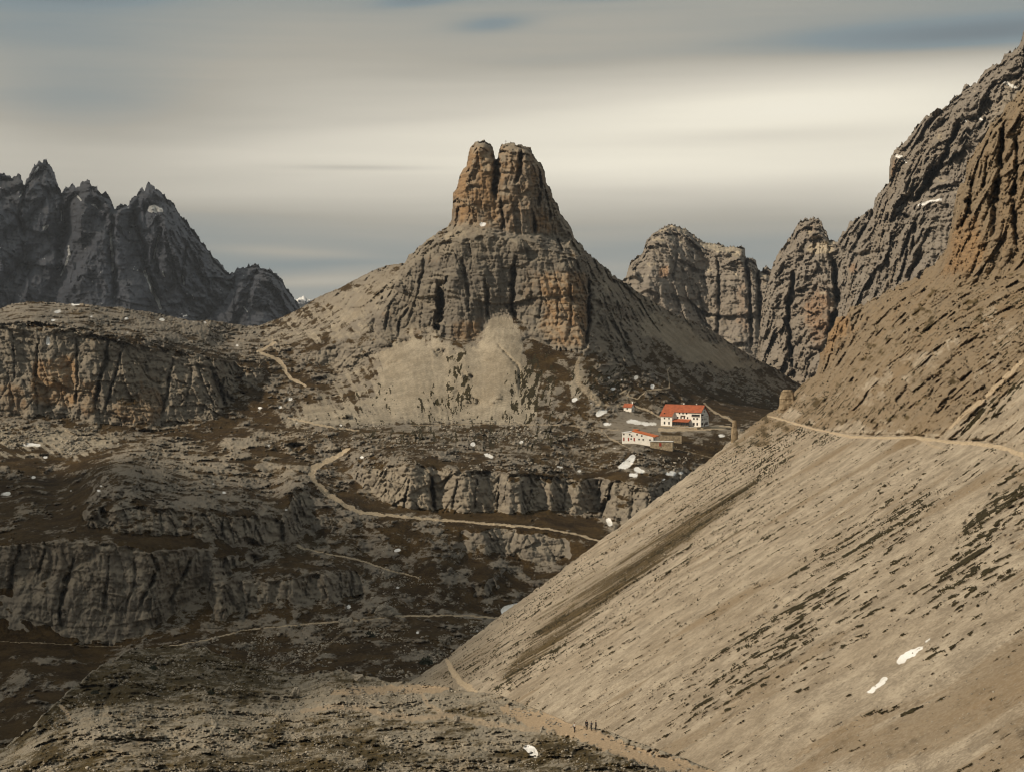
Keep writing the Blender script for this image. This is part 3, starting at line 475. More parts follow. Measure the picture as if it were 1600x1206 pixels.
dk = np.maximum(dk, paint(gM, [(CC, .34, 4), (CL, .30, 5), ('838,428 916,425 920,480 915,545 870,543 842,520 850,480', .0, 6), ('50,565 118,555 120,640 50,630', 0, 6), ('160,528 190,530 170,640 140,650', .5, 4), ('270,600 345,595 340,655 270,650', .35, 8), ('640,440 700,430 700,500 640,505', .25, 8)], 0, 4))
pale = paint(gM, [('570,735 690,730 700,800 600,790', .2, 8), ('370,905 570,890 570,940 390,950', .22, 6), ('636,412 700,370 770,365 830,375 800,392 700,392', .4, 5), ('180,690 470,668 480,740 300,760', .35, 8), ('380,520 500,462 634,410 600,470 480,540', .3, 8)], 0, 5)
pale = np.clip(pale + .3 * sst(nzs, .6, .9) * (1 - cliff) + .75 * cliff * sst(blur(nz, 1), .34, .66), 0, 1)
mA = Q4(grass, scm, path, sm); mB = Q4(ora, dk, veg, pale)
pid = path > .5
reg = np.zeros(X.shape, np.int16)  # 0 valley terrain, 2 left hill, 3 central peak, 4 path, 5.. snow
reg[inpoly(X, Y, P2('-320,400 406,400 406,600 400,640 330,690 180,700 -320,712'))] = 2
reg[inpoly(X, Y, P2('406,200 1320,200 1320,640 1100,640 1000,600 930,640 880,668 560,662 440,640 406,610'))] = 3
reg[pid] = 4; reg[sid > 0] = sid[sid > 0]
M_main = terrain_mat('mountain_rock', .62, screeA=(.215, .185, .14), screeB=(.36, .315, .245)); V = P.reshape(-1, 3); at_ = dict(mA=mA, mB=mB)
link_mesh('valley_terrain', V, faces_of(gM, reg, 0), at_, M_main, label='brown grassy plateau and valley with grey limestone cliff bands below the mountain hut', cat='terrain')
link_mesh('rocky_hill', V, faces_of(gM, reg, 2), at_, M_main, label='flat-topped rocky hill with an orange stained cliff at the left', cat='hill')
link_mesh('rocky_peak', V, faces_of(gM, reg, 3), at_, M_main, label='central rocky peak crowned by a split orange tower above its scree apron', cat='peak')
link_mesh('path', V, faces_of(gM, reg, 4), at_, M_main, label='pale footpaths winding over the plateau and the valley to the hut', cat='path')
SNOW_LBL = ['arrow-shaped snow patch on the slope left of the small red-roofed chapel', 'small bright snow patch at the foot of the scree apron', 'long snow strip filling the gully on the ledges below the white annex', 'thin snow streak on the ledge just right of the snow gully', 'small snow patch under the snow gully, on the lowest ledge', 'small snow patch at the right end of the limestone ledges, beside the brown slope',
    'long narrow snow band between the chapel and the big hut', 'short snow streak left of the long snow band near the chapel', 'ragged snow patch on the valley floor at the foot of the brown scree slope', 'small snow patch beside the road right of the big hut', 'snow at the mouth of the dark cleft where the trail ends', 'slanting snow sliver on the plateau above the grey cliff',
    'upright snow fleck in the rocks above the big hut', 'snow fleck high in the rocks below the dark side crag', 'snow patch on the ledge at the foot of the split tower', 'flat snow streak on the dark meadow under the rubble at the far left', 'snow streak at the left edge on the dark meadow', 'upright snow fleck below the rounded grey crag in the valley', 'upright snow fleck on the face of the flat-topped hill', 'snow strip on the top edge of the flat-topped hill', 'snow strip just below the top edge of the flat-topped hill']
for i in range(len(SNOW_M)):
    f_ = faces_of(gM, reg, 10 + i)
    if len(f_): link_mesh('snow_patch', V, f_, at_, M_main, kind=None, label=SNOW_LBL[i], cat='snow', group='snow patches')
link_mesh('thin_snow', V, faces_of(gM, reg, 1), at_, M_main, kind='stuff', label='many small flecks of old snow scattered over ledges and hollows', cat='snow')
# ================================================================ right slope: scree plane below the trail, broken cliffs above
gS = grid(630, 1725, -40, 1245); xs = gS['xs']; X, Y = gS['X'], gS['Y']
skyS = '630,1072 640,1065 660,1052 680,1038 700,1024 720,1008 760,978 800,947 840,918 880,888 935,846 980,812 1000,797 1050,760 1080,738 1110,716 1140,690 1165,672 1190,653 1205,642 1222,634 1240,612 1262,592 1274,585 1280,565 1281,552 1290,541 1294,520 1302,512 1306,496 1322,494 1328,478 1350,474 1372,462 1396,452 1412,440 1436,432 1452,418 1464,408 1478,392 1482,366 1488,340 1492,312 1496,296 1508,282 1510,256 1520,240 1528,224 1540,212 1548,190 1562,184 1570,166 1584,156 1600,132 1630,100 1725,20'
topS = curve(skyS, xs); topS = topS + jag(xs, 1.0, 8, 9) * np.interp(xs, [630, 1100, 1270, 1300, 1500, 1725], [1.6, 2.0, 1.8, 3.4, 5.0, 5.0]) + jag(xs, 1.6, 46, 33); gS['top'] = topS
def pl(px, py): return 1.0 / (.00192 + (px - 700) * 3.56e-6 + (py - 1050) * 5.67e-6)
tr = curve('630,1100 700,1060 1000,830 1120,715 1200,652 1265,668 1330,680 1430,686 1500,692 1570,702 1725,760', xs)
tr = np.maximum(tr, topS + 4)
cb = curve('630,1090 700,1050 1000,820 1120,708 1200,645 1240,618 1280,592 1320,545 1360,510 1420,478 1500,450 1600,425 1725,400', xs); cb = np.clip(cb, topS + 2, tr - 1.5)
DT = pl(xs, tr); Dcb = np.interp(xs, [630, 1200, 1280, 1400, 1500, 1600, 1725], [560, 705, 660, 575, 520, 475, 430]); Dcb = np.maximum(Dcb, DT)
Dcb = np.where(xs < 1205, pl(xs, cb), Dcb); Dtop = np.interp(xs, [630, 1200, 1280, 1330, 1420, 1500, 1600, 1725], [0, 715, 668, 640, 620, 570, 530, 500]); Dtop = np.maximum(Dtop, Dcb + 2)
Dtop = np.where(xs < 1205, pl(xs, topS) * 1.004, Dtop)
D = loft(gS, topS, [(np.full_like(xs, 1245), pl(xs, np.full_like(xs, 1245))), (tr, DT), (cb, Dcb), (topS, Dtop)], None, inv=True, lat=6)
ins = (Y >= topS[None, :]).astype(np.float32); edge = (1 - blur(ins, 9 / STEP)) * ins
D = D + edge * D * .03
palS = paint(gS, [('1440,686 1500,660 1545,625 1600,585 1725,510 1725,770 1560,700', 1, 8), ('1330,606 1400,560 1490,515 1520,530 1420,600 1345,645', .7, 8), ('1540,470 1560,450 1600,520 1560,580 1500,620 1530,540', .5, 8), ('1200,655 1262,600 1290,560 1300,575 1240,650', .3, 5)], 0, 10)
above = sst(tr[None, :] - Y, -2, 10) * sst(X, 1180, 1250); abm = sst(tr[None, :] - Y + 75 * fbm(X / 90, Y / 50, 0, 4, .6, 176) * 1.6 + 45 * sst(X, 1330, 1180), -25, 45) * sst(X, 1080, 1240) * (1 - .9 * palS)
cragn = (1 - palS) * sst(tr[None, :] - Y, 15, 60) * sst(X, 1240, 1300) * sst(fbm(X / 34 - Y / 60, Y / 30, 0, 4, .6, 177), -.02, .12)
crag = paint(gS, [('1270,600 1275,560 1300,490 1340,470 1400,455 1380,490 1340,520 1310,560 1290,590', 1, 4), ('1440,440 1480,390 1500,280 1560,180 1730,0 1730,420 1640,420 1560,425 1500,440', 1, 8), ('1560,820 1600,790 1730,780 1730,900 1600,860 1570,850', .35, 6), ('1400,455 1440,430 1470,440 1440,470', .6, 5), ('1320,590 1350,575 1352,592 1325,600', .5, 3), ('1570,770 1600,760 1600,860 1580,850', .3, 4)], 0, 7)
crag = np.maximum(crag, cragn)
P = pos(gS, D); N = normals(P, 4); fc = np.clip(facing(P, N), .28 + .14 * above, 1)
# coordinates along (u) and across (v) the fall line, on the ground; gullies fan out to the lower right
fan = 1 + .55 * sst(X, 1150, 1500) * sst(Y, 700, 1000)
u_ = P[..., 0] * .95 ; v_ = P[..., 1] + P[..., 0] * (.05 + .38 * (fan - 1))
v_ = v_ + 16 * fbm(P[..., 0] / 70, P[..., 1] / 80, 0, 3, .5, 178); wv = 3.6 * fbm(u_ / 24, v_ / 12, 0, 3, .5, 140)
gul = fbm(u_ / 90, (v_ + wv) / 5.5, 0, 4, .6, 141)
rough = fbm(P[..., 0] / 9, P[..., 1] / 9, P[..., 2] / 9, 5, .62, 142); kS = np.clip(D / 420, .4, 1.5)
h = (1 - crag) * (kS * (.9 * fbm(u_ / 110, (v_ + wv) / 15, 0, 3, .55, 179) + .36 * gul + .28 * fbm(u_ / 20, (v_ + wv) / 2.0, 0, 3, .6, 143)) * (1 - .85 * above) + (.34 + .9 * above) * kS * rough + above * .75 * kS * crumble(P, .3, 158))
h = h + crag * (1.6 * rock(P, 13, 150, 3.6, gain=.6) + 1.0 * crumble(P, .5, 159) - 1.0 * cracks(P, 7, 492) + .9 * strata(P, 1.8, 151)) + above * (1 - crag) * .9 * fbm(P[..., 0] / 11, P[..., 1] / 14, P[..., 2] / 7, 5, .62, 155)
h = h - 2.4 * gouge(gS, [('1215,650,5 1232,655,5 1265,664,5 1300,672,5 1330,678,6 1380,680,6 1430,679,6 1480,686,7 1530,688,8 1570,694,9 1600,706,10', 1.0), ('1500,648,5 1532,622,6 1562,594,6 1600,556,6', .8), ('704,1038,4 716,1053,5 730,1066,6 746,1080,6', .8)]) - .45 * gouge(gS, [('1520,270,16 1512,330,26 1490,380,24', 22), ('1570,190,14 1560,280,22 1550,380,18', 24), ('1310,500,6 1300,560,9', 8), ('1350,480,8 1330,520,8', 7), ('1590,200,12 1585,330,18 1590,400,10', 18), ('1545,240,8 1535,300,12', 12), ('1620,200,12 1610,400,16', 16),
    ('1600,590,10 1530,655,12 1490,690,6', 2.2), ('1400,560,8 1330,620,10 1290,660,6', 2.0), ('1270,690,10 1190,745,16 1120,800,10', 2.2), ('1180,800,12 1000,930,16 850,1040,14 770,1090,8', 2.4), ('1400,790,20 1300,880,24 1200,960,16 1100,1050,14', 1.6), ('1585,740,10 1520,800,14 1480,870,10', 2.2)])
h = h + lines(gS, [('1594,565,12 1540,618,12 1500,660,8', 1)], 1.5) * 1.2 + above * (1 - .5 * crag) * 1.5 * kS * (np.abs(fbm(P[..., 0] / 26, P[..., 1] / 20, P[..., 2] / 22, 4, .62, 183)) * 2 - .3)
path = lines(gS, [('1200,650,2.4 1215,653,3 1230,658,3 1265,668,3.2 1300,676,3.2 1330,682,3.6 1380,684,4 1430,683,4.6 1480,690,5.4 1530,693,6.4 1570,700,7.4 1600,713,8.6 1660,740,9', .82), ('696,1026,4 703,1040,7 712,1055,9 724,1068,10 742,1082,11', 1), ('1640,530,7 1600,562,7 1560,600,8 1530,628,8 1500,652,7 1485,668,5', .62), ('1265,668,2 1300,640,2.5 1360,590,2', .4), ('1430,683,5 1460,697,6 1476,702,3', .5)], 1.3)
SNOW_S = ['1399,1035 1404,1026 1416,1017 1430,1012 1446,1006 1440,1014 1433,1019 1430,1024 1418,1030 1413,1036 1404,1038', '1352,1083 1362,1074 1372,1066 1380,1057 1388,1058 1382,1068 1372,1074 1364,1082', '1446,1000 1456,994 1454,999 1447,1004']
sx = X + 5 * fbm(X / 14, Y / 7, 0, 4, .65, 83); sy = Y + 3 * fbm(X / 14, Y / 7, 6, 4, .65, 84); snow = np.zeros_like(X); sid = np.zeros(X.shape, np.int16)
for i, s in enumerate(SNOW_S):
    m = inpoly(sx, sy, P2(s)); snow = np.maximum(snow, m); sid[m] = 10 + i
sm = blur(snow.astype(np.float32), 1)
# dark turf cushions strung out down the fall line
vd = paint(gS, [('1190,690 1060,780 950,870 860,950 780,1030 740,1080 700,1060 800,960 940,860 1100,730', .56, 12), ('1270,670 1180,720 1100,790 1010,860 1100,720 1190,668', .52, 10), ('1220,700 1100,800 940,930 820,1030 760,1075 790,1085 900,1000 1050,880 1200,760 1240,710', .60, 10),
    ('1380,760 1480,770 1440,800 1380,850 1300,900 1250,920 1240,890 1310,830', .46, 10), ('1440,770 1460,790 1400,850 1340,880 1290,900 1340,840', .60, 6), ('1310,880 1260,900 1180,960 1100,1030 1030,1100 1060,1140 1180,1100 1300,960 1340,900', .50, 14), ('1290,950 1340,900 1260,960 1180,1010 1150,1080 1230,1030', .58, 8),
    ('1400,840 1360,900 1290,1000 1220,1080 1260,1100 1350,980 1440,880', .44, 14), ('1600,720 1570,740 1500,830 1480,880 1520,890 1560,830 1600,800', .74, 6), ('1480,880 1600,850 1600,900 1500,960 1440,930', .52, 8), ('1250,560 1300,600 1270,650 1210,650 1230,610', .42, 8), ('1280,610 1340,600 1330,640 1270,665', .5, 6), ('1330,640 1420,600 1480,590 1400,660 1330,676', .38, 8), ('1520,640 1600,590 1600,620 1540,660 1500,676', .62, 4), ('1480,690 1600,660 1600,690 1520,694', .1, 4),
    ('1480,460 1600,450 1600,560 1500,560', .40, 12), ('1400,520 1500,480 1480,560 1400,600', .34, 12), ('1160,690 1260,680 1200,730 1130,750', .5, 8), ('1250,640 1290,660 1330,690 1280,700 1240,680', .55, 4), ('1360,690 1390,686 1400,700 1372,712', .4, 4), ('640,1066 700,1040 740,1070 700,1075', .3, 6), ('740,1075 800,1040 900,960 880,940 790,1020', .52, 6), ('900,1060 1100,900 1300,760 1200,760 1000,900 880,1020', .34, 14)], .14, 9)
vn = .75 * fbm(u_ / 4.8, (v_ + wv) / 1.7, P[..., 2] * 0, 4, .66, 145) + .55 * fbm(u_ / 2.6, v_ / 2.4, P[..., 2] / 3, 3, .6, 171); v2 = fbm(u_ / 42, (v_ + wv) / 6, 0, 3, .6, 146)
veg = np.where(crag > .4, 0, sst(vd + 1.45 * vn + .75 * v2 + .5 * fbm(P[..., 0] / 1.1, P[..., 1] / 2.2, P[..., 2] / 1.1, 2, .6, 185) + .35 * fbm(P[..., 0] / 1.6, P[..., 1] / 1.6, P[..., 2] / 1.6, 3, .6, 157), .66, .80))
veg = veg * (1 - sst(path, .2, .6)) * (1 - sm)
band = paint(gS, [('640,1068 700,1026 760,984 800,1000 770,1040 745,1060 735,1075 700,1072', .42, 8), ('1195,700 1000,845 860,955 770,1062 796,1070 890,995 1030,885 1185,765', .66, 7), ('1120,735 960,850 860,930 800,1000 812,1004 880,950 980,868 1130,752', .45, 7), ('1200,640 1250,665 1190,740 1080,800 940,890 935,850 1100,720', .25, 12)], 0, 6)
h = h * (1 - .75 * path) * (1 - .6 * sm) + veg * .45 * kS * (1 - crag) + sm * .12
D = D - h / fc
P = finish(gS, D, 1.2); N = normals(P, 1); nz = np.abs(N[..., 2]); nzb = blur(nz, 3)
scm = np.clip(1 - crag * 1.1 - abm * (.86 + 1.1 * fbm(X / 26, Y / 20, 0, 4, .62, 147)), 0, 1) * sst(nzb, .30, .6)
grass = np.clip(abm * (.30 + 1.0 * fbm(X / 20, Y / 14, 0, 4, .62, 148)) * (1 - crag) + band * (.95 + .9 * fbm(u_ / 30, v_ / 3, 0, 3, .6, 149)), 0, 1)
ora = paint(gS, [('1276,590 1280,550 1300,500 1330,490 1330,520 1310,560 1296,590', .8, 5), ('1470,430 1500,340 1530,330 1540,400 1520,430', .75, 8), ('1500,250 1600,150 1725,100 1725,400 1560,400 1520,300', .22, 12), ('1300,540 1400,480 1480,450 1500,500 1400,560', .3, 12), ('1210,640 1270,590 1300,600 1250,650', .35, 8), ('690,1060 740,1030 760,1050 740,1075', .5, 8), ('1200,640 1280,560 1480,450 1725,440 1725,560 1500,640 1330,670', .16, 14)], .10, 6)
ora = np.clip(ora + .3 * fbm(P[..., 0] / 18, P[..., 1] / 18, P[..., 2] / 18, 4, .6, 152), 0, 1)
dk = sst(fbm(P[..., 0] / 5, P[..., 1] / 5, P[..., 2] / 40, 4, .6, 153), .05, .5) * crag * .6
gp = fbm(u_ / 60, (v_ + wv) / 14, 0, 4, .6, 154)
brn_vig = sst(gp + .5 * fbm(P[..., 0] / 30, P[..., 1] / 30, 0, 3, .6, 181) + .5 * sst(X + Y * .8, 2050, 2650), .0, .4)  # brown noise streaks, plus a lower-right darkening that paints in the vignette
mA = Q4(np.maximum(grass, brn_vig * .30), scm * (1 - .55 * brn_vig), path, sm); mB = Q4(ora, dk, veg, .35 * sst(-gp, .05, .5))
reg = np.where(sid > 0, sid, np.where(path > .5, 4, 0)); reg = np.where((reg == 0) & (blur(crag.astype(np.float32), 3) > .5) & (Y < 620), 2, reg)
V = P.reshape(-1, 3); at_ = dict(mA=mA, mB=mB)
M_scree = terrain_mat('scree', .22, screeA=(.225, .188, .142), screeB=(.43, .37, .288), rockA=(.038, .028, .018), rockB=(.225, .176, .120), orange=(.32, .20, .10), bump=.8, pathA=(.33, .26, .175), pathB=(.52, .42, .30), grassA=(.035, .025, .012), grassB=(.11, .08, .04))
link_mesh('scree_slope', V, faces_of(gS, reg, 0), at_, M_scree, label='wide pale scree slope with dark turf streaks falling from the right', cat='slope')
link_mesh('rocky_crag', V, faces_of(gS, reg, 2), at_, M_scree, label='brown and orange broken crags above the scree slope at the right edge', cat='cliff')
link_mesh('trail', V, faces_of(gS, reg, 4), at_, M_scree, label='narrow trail cut across the scree slope', cat='path')
for i, l in enumerate(['largest snow patch on the pale scree, at the lower right', 'smaller ragged snow strip just below the largest snow patch on the scree', 'tiny snow fleck above the largest snow patch on the scree']):
    f_ = faces_of(gS, reg, 10 + i)
    if len(f_): link_mesh('snow_patch', V, f_, at_, M_scree, kind=None, label=l, cat='snow', group='snow patches')
# ================================================================ foreground knoll
gK = grid(-300, 1260, 985, 1290); xs = gK['xs']; X, Y = gK['X'], gK['Y']
skyK = '-130,1195 -60,1182 0,1166 30,1150 60,1124 85,1100 110,1076 150,1042 200,1016 260,1008 320,1012 380,1034 430,1048 480,1052 500,1046 530,1044 560,1052 600,1062 640,1066 690,1070 740,1080 764,1082 800,1092 830,1104 862,1116 885,1127 900,1131 940,1138 975,1150 1000,1160 1060,1180 1130,1208 1200,1246 1260,1290'
topK = curve(skyK, xs) + jag(xs, 2.6, 22, 19) * np.interp(xs, [250, 400, 700, 860], [2.2, 1.2, 1, .35]); gK['top'] = topK
Kb = curve('-130,210 600,200 1000,190 1260,185', xs); Kt = curve('-130,330 60,380 150,470 250,560 400,520 480,500 560,480 640,450 700,425 760,400 830,350 900,300 1000,260 1130,225 1260,190', xs)
sl = 14 + 7 * fbm(X / 150, Y / 20, 0, 4, .6, 160) + 24 * sst(fbm(X / 60 - Y / 30, Y / 15, 0, 4, .6, 161), .12, .4)
road = lines(gK, [('790,1108,14 830,1122,26 870,1130,30 905,1142,26 940,1156,26 980,1174,24 1020,1186,22 1070,1198,20 1130,1218,16', 1), ('520,1082,10 560,1078,16 620,1076,16 680,1076,14 700,1074,8', .62), ('470,1110,8 520,1104,12 570,1106,12 600,1116,14 650,1122,12 700,1118,10 760,1130,12 840,1140,10', .52), ('0,1115,4 40,1106,5 75,1094,5 84,1092,3', .8), ('92,1100,5 104,1112,6 110,1122,8', .6), ('660,1085,6 668,1100,8 690,1112,8', .5)], 3.0)
D = loft(gK, topK, [(np.full_like(xs, 1290), Kb), (topK, Kt)], np.clip(sl, 5, 55), lat=4)
D = blurx(D, 18 / STEP)
P = pos(gK, D); N = normals(P, 4); fc = np.clip(facing(P, N), .14, 1); x, y, z = P[..., 0], P[..., 1], P[..., 2]
Pk = np.stack([x, y, y * .38 + z], -1)
ls = fbm((x + y * .4) / 20, (y - x * .3) / 15, 0, 5, .6, 162)
h = .42 * sst(fbm(x / 4, y / 11, 0, 3, .6, 182), .0, .3) * (.6 + blocks(Pk, 2.6, 2.4, 174)) + .16 * blocks(Pk, 1.2, 1.1, 175) + .55 * ls + 2.3 * fbm(x / 36, y / 42, 0, 3, .5, 169) + .34 * (np.abs(fbm(x / 4, y / 12, z / 3, 4, .65, 163)) * 2 - .3) + .2 * np.abs(fbm(x / 1.3, y / 3.6, 0, 3, .6, 164)) * 2
h = h - gouge(gK, [('150,1120,20 175,1075,26 215,1050,20', 2.0), ('60,1150,14 90,1120,16', 1.5), ('330,1078,16 345,1084,14', 1.2), ('870,1160,20 960,1190,26', 1.0)])
h = h * (1 - .82 * road); snowk = inpoly(X + 3 * fbm(X / 8, Y / 6, 0, 3, .6, 85), Y + 2 * fbm(X / 8, Y / 6, 5, 3, .6, 86), P2('816,1166 826,1163 836,1166 842,1176 840,1184 830,1182 824,1174')); smk = blur(snowk.astype(np.float32), 1)
D = D - h / fc; P = finish(gK, D, 1.2); N = normals(P, 1); nz = np.abs(N[..., 2]); nzb = blur(nz, 2)
g0 = paint(gK, [('-320,1190 100,1090 200,1010 340,1010 480,1060 400,1100 200,1100 130,1140 -320,1206', .66, 12), ('-320,1150 300,1150 500,1290 -320,1290', .50, 16), ('380,1150 520,1140 620,1180 600,1290 420,1290', .56, 14), ('600,1080 700,1080 760,1100 700,1130 600,1110', .5, 10), ('840,1150 960,1180 1000,1206 850,1220 800,1180', .62, 8), ('920,1140 1000,1160 1130,1206 1060,1190 960,1162', .55, 4),
    ('110,1110 180,1105 190,1145 110,1150', .12, 6), ('480,1060 760,1080 800,1110 600,1110 480,1100', .3, 10), ('700,1090 820,1110 850,1150 780,1206 600,1160', .4, 12), ('240,1110 480,1070 480,1120 260,1160', .34, 12)], .45, 8)
gn = fbm(x / 3.6, y / 11, z / 5, 5, .68, 165); g2 = fbm(x / 20, y / 40, 0, 3, .6, 167)
grass = np.clip(g0 + .02 + .6 * gn + .4 * g2, -.2, 1.2) * sst(nzb, .6, .8) * (1 - road)
scm = np.clip(.35 + .6 * fbm(x / 5, y / 14, 0, 4, .62, 166), 0, .8); veg = sst(fbm(x / 1.6, y / 5, z, 4, .66, 168), .22, .34) * .9 * (1 - road)
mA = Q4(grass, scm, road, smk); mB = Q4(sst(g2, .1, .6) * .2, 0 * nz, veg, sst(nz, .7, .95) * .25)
M_knoll = terrain_mat('knoll_ground', .16, rockA=(.07, .062, .048), rockB=(.26, .232, .185), screeA=(.16, .132, .095), screeB=(.36, .305, .23), grassA=(.028, .021, .009), grassB=(.10, .074, .034), bump=.9, pathA=(.29, .215, .14), pathB=(.43, .33, .225))
regK = np.where(snowk, 5, np.where(road > .5, 4, 0)); V = P.reshape(-1, 3); at_ = dict(mA=mA, mB=mB)
link_mesh('foreground_knoll', V, faces_of(gK, regK, 0), at_, M_knoll, label='stony grass-tufted knoll filling the foreground', cat='hill')
link_mesh('dirt_path', V, faces_of(gK, regK, 4), at_, M_knoll, label='broad brown dirt path over the foreground knoll', cat='path')
link_mesh('snow_patch', V, faces_of(gK, regK, 5), at_, M_knoll, kind=None, label='small snow patch on the foreground knoll below the hikers', cat='snow', group='snow patches')
# ================================================================ base ground out to the horizon
me = bpy.data.meshes.new('ground'); me.from_pydata([(-22000, -6000, -150), (22000, -6000, -150), (22000, 30000, -150), (-22000, 30000, -150)], [], [(0, 1, 2, 3)])
gm = bpy.data.materials.new('valley_ground'); gm.use_nodes = True; g = NG(gm.node_tree); geo = g.new('ShaderNodeNewGeometry')
g.put(g.n['Principled BSDF'].inputs['Base Color'], g.mix(g.ss(g.noise(geo.outputs['Position'], .01, 6), .4, .65), c4(.05, .038, .018), c4(.22, .20, .165))); g.n['Principled BSDF'].inputs['Roughness'].default_value = 1
me.materials.append(gm); o = bpy.data.objects.new('ground', me); C.objects.link(o); o['kind'] = 'structure'; o['label'] = 'valley ground reaching the horizon below the mountains'; o['category'] = 'ground'
# ================================================================ clouds out of view, added to shade the near valley and the far range
def shade_cloud(target, height, size, label, seed):
    me = bpy.data.meshes.new('shade_cloud'); bm = bmesh.new(); T = height / SUN_TO.z; off = SUN_TO * T
    bmesh.ops.create_icosphere(bm, subdivisions=6, radius=1.0)
    V = np.array([v.co[:] for v in bm.verts], np.float32); n = V.copy(); k = 1 + .32 * fbm(V[:, 0] * 1.6, V[:, 1] * 1.6, V[:, 2] * 1.6, 5, .6, seed)
    flat = np.where(V[:, 2] < 0, .35, 1.0); V = V * k[:, None]; V[:, 0] *= size[0]; V[:, 1] *= size[1]; V[:, 2] *= size[2] * flat
    for v, c in zip(bm.verts, V): v.co = c.tolist()
    bm.to_mesh(me); bm.free(); o = bpy.data.objects.new('shade_cloud', me); C.objects.link(o)
    o.location = Vector(target) + off; o.rotation_euler = (0, 0, math.radians(-8)); o['kind'] = 'stuff'; o['label'] = label; o['category'] = 'shade_cloud'
    m = bpy.data.materials.new('shade_cloud'); m.use_nodes = True; g = NG(m.node_tree); bs = g.n['Principled BSDF']; bs.inputs['Base Color'].default_value = c4(.8, .8, .8); bs.inputs['Roughness'].default_value = 1
    lw = g.new('ShaderNodeLayerWeight'); lw.inputs[0].default_value = .5
    g.put(bs.inputs['Alpha'], g.m('MULTIPLY', g.ss(lw.outputs['Facing'], .95, .25), .64)); me.materials.append(m)
shade_cloud((-290, 620, -120), 1150.0, (290, 330, 90), 'unseen low grey cloudbank added to shade the near valley', 301)
shade_cloud((-1350, 4400, 150), 1500.0, (1250, 900, 160), 'unseen broad grey cloudbank added to shade the dark range', 307)
# ================================================================ loose rocks
def ico():
    bm = bmesh.new(); bmesh.ops.create_icosphere(bm, subdivisions=1, radius=1.0); V = np.array([v.co[:] for v in bm.verts], np.float32); Fc = np.array([[v.index for v in f.verts] for f in bm.faces]); bm.free(); return V, Fc
IV, IF = ico()
def tri_mesh(name, V, T, mat, smooth=False):
    me = bpy.data.meshes.new(name); me.vertices.add(len(V)); me.vertices.foreach_set('co', np.asarray(V, np.float32).ravel()); me.loops.add(T.size); me.loops.foreach_set('vertex_index', T.astype(np.int32).ravel())
    me.polygons.add(len(T)); me.polygons.foreach_set('loop_start', np.arange(0, T.size, 3, dtype=np.int32)); me.polygons.foreach_set('loop_total', np.full(len(T), 3, np.int32)); me.update(calc_edges=True); me.materials.append(mat)
    if smooth: me.polygons.foreach_set('use_smooth', np.ones(len(T), bool))
    return me
def stone_mat(name, a, b, s):
    m = bpy.data.materials.new(name); m.use_nodes = True; g = NG(m.node_tree); bs = g.n['Principled BSDF']; bs.inputs['Roughness'].default_value = .95; bs.inputs['Specular IOR Level'].default_value = .1
    geo = g.new('ShaderNodeNewGeometry'); n = g.noise(geo.outputs['Position'], s, 5, .65); n2 = g.noise(geo.outputs['Position'], s * .07, 2)
    g.put(bs.inputs['Base Color'], g.mix(g.ss(g.m('ADD', g.m('MULTIPLY', n, .5), g.m('MULTIPLY', n2, .5)), .4, .62), c4(*a), c4(*b)))
    bp = g.new('ShaderNodeBump'); bp.inputs['Strength'].default_value = .7; bp.inputs['Distance'].default_value = .6 / s; g.put(bp.inputs['Height'], n); g.l.new(bp.outputs[0], bs.inputs['Normal']); return m
M_stone = stone_mat('pale_stone', (.15, .135, .11), (.38, .34, .28), 1.2)
def scatter(name, g_, polys, n, s0, s1, mat, label, cat, seed, weight=None, flat=.7, sink=.3):
    r = np.random.default_rng(seed); pts = []; 
    for poly, share in polys:
        p = P2(poly); lo, hi = p.min(0), p.max(0); k = int(n * share); q = r.uniform(lo, hi, (k * 4, 2)).astype(np.float32); q = q[inpoly(q[:, 0], q[:, 1], p)]
        if weight is not None: w = weight(q); q = q[r.random(len(q)) < w]
        pts.append(q[:k])
    q = np.concatenate(pts); i = np.clip(np.round((q[:, 0] - g_['xs'][0]) / STEP).astype(int), 0, len(g_['xs']) - 1); j = np.clip(np.round((g_['ys'][0] - q[:, 1]) / STEP).astype(int), 0, len(g_['ys']) - 1)
    ok = q[:, 1] > g_['top'][i] + 3; i = i[ok]; j = j[ok]; base = g_['P'][j, i]; D = base[:, 1]
    N = len(base); sz = (s0 + (s1 - s0) * r.random(N) ** 3.5) * D / F  # size classes measured against how far away they lie
    sc3 = sz[:, None] * r.uniform(.7, 1.3, (N, 3)) * np.array([1, 1, flat]); Vv = IV[None] * (1 + .38 * r.uniform(-1, 1, (N, len(IV), 1))) ; Vv = np.round(Vv * 1.6) / 1.6 * .5 + Vv * .5
    a = r.uniform(0, 6.28, N); ca, sa_ = np.cos(a)[:, None], np.sin(a)[:, None]; Vv = Vv * sc3[:, None, :]
    Vv = np.stack([Vv[..., 0] * ca - Vv[..., 1] * sa_, Vv[..., 0] * sa_ + Vv[..., 1] * ca, Vv[..., 2]], -1) + base[:, None, :]; Vv[..., 2] += (sc3[:, 2] * (1 - 2 * sink))[:, None]
    T = (IF[None] + (np.arange(N) * len(IV))[:, None, None]).reshape(-1, 3); me = tri_mesh(name, Vv.reshape(-1, 3), T, mat); o = bpy.data.objects.new(name, me); C.objects.link(o)
    o['kind'] = 'stuff'; o['label'] = label; o['category'] = cat; return o
cl = lambda q: sst(fbm(q[:, 0] / 45, q[:, 1] / 18, 0, 3, .6, 180), -.15, .35)
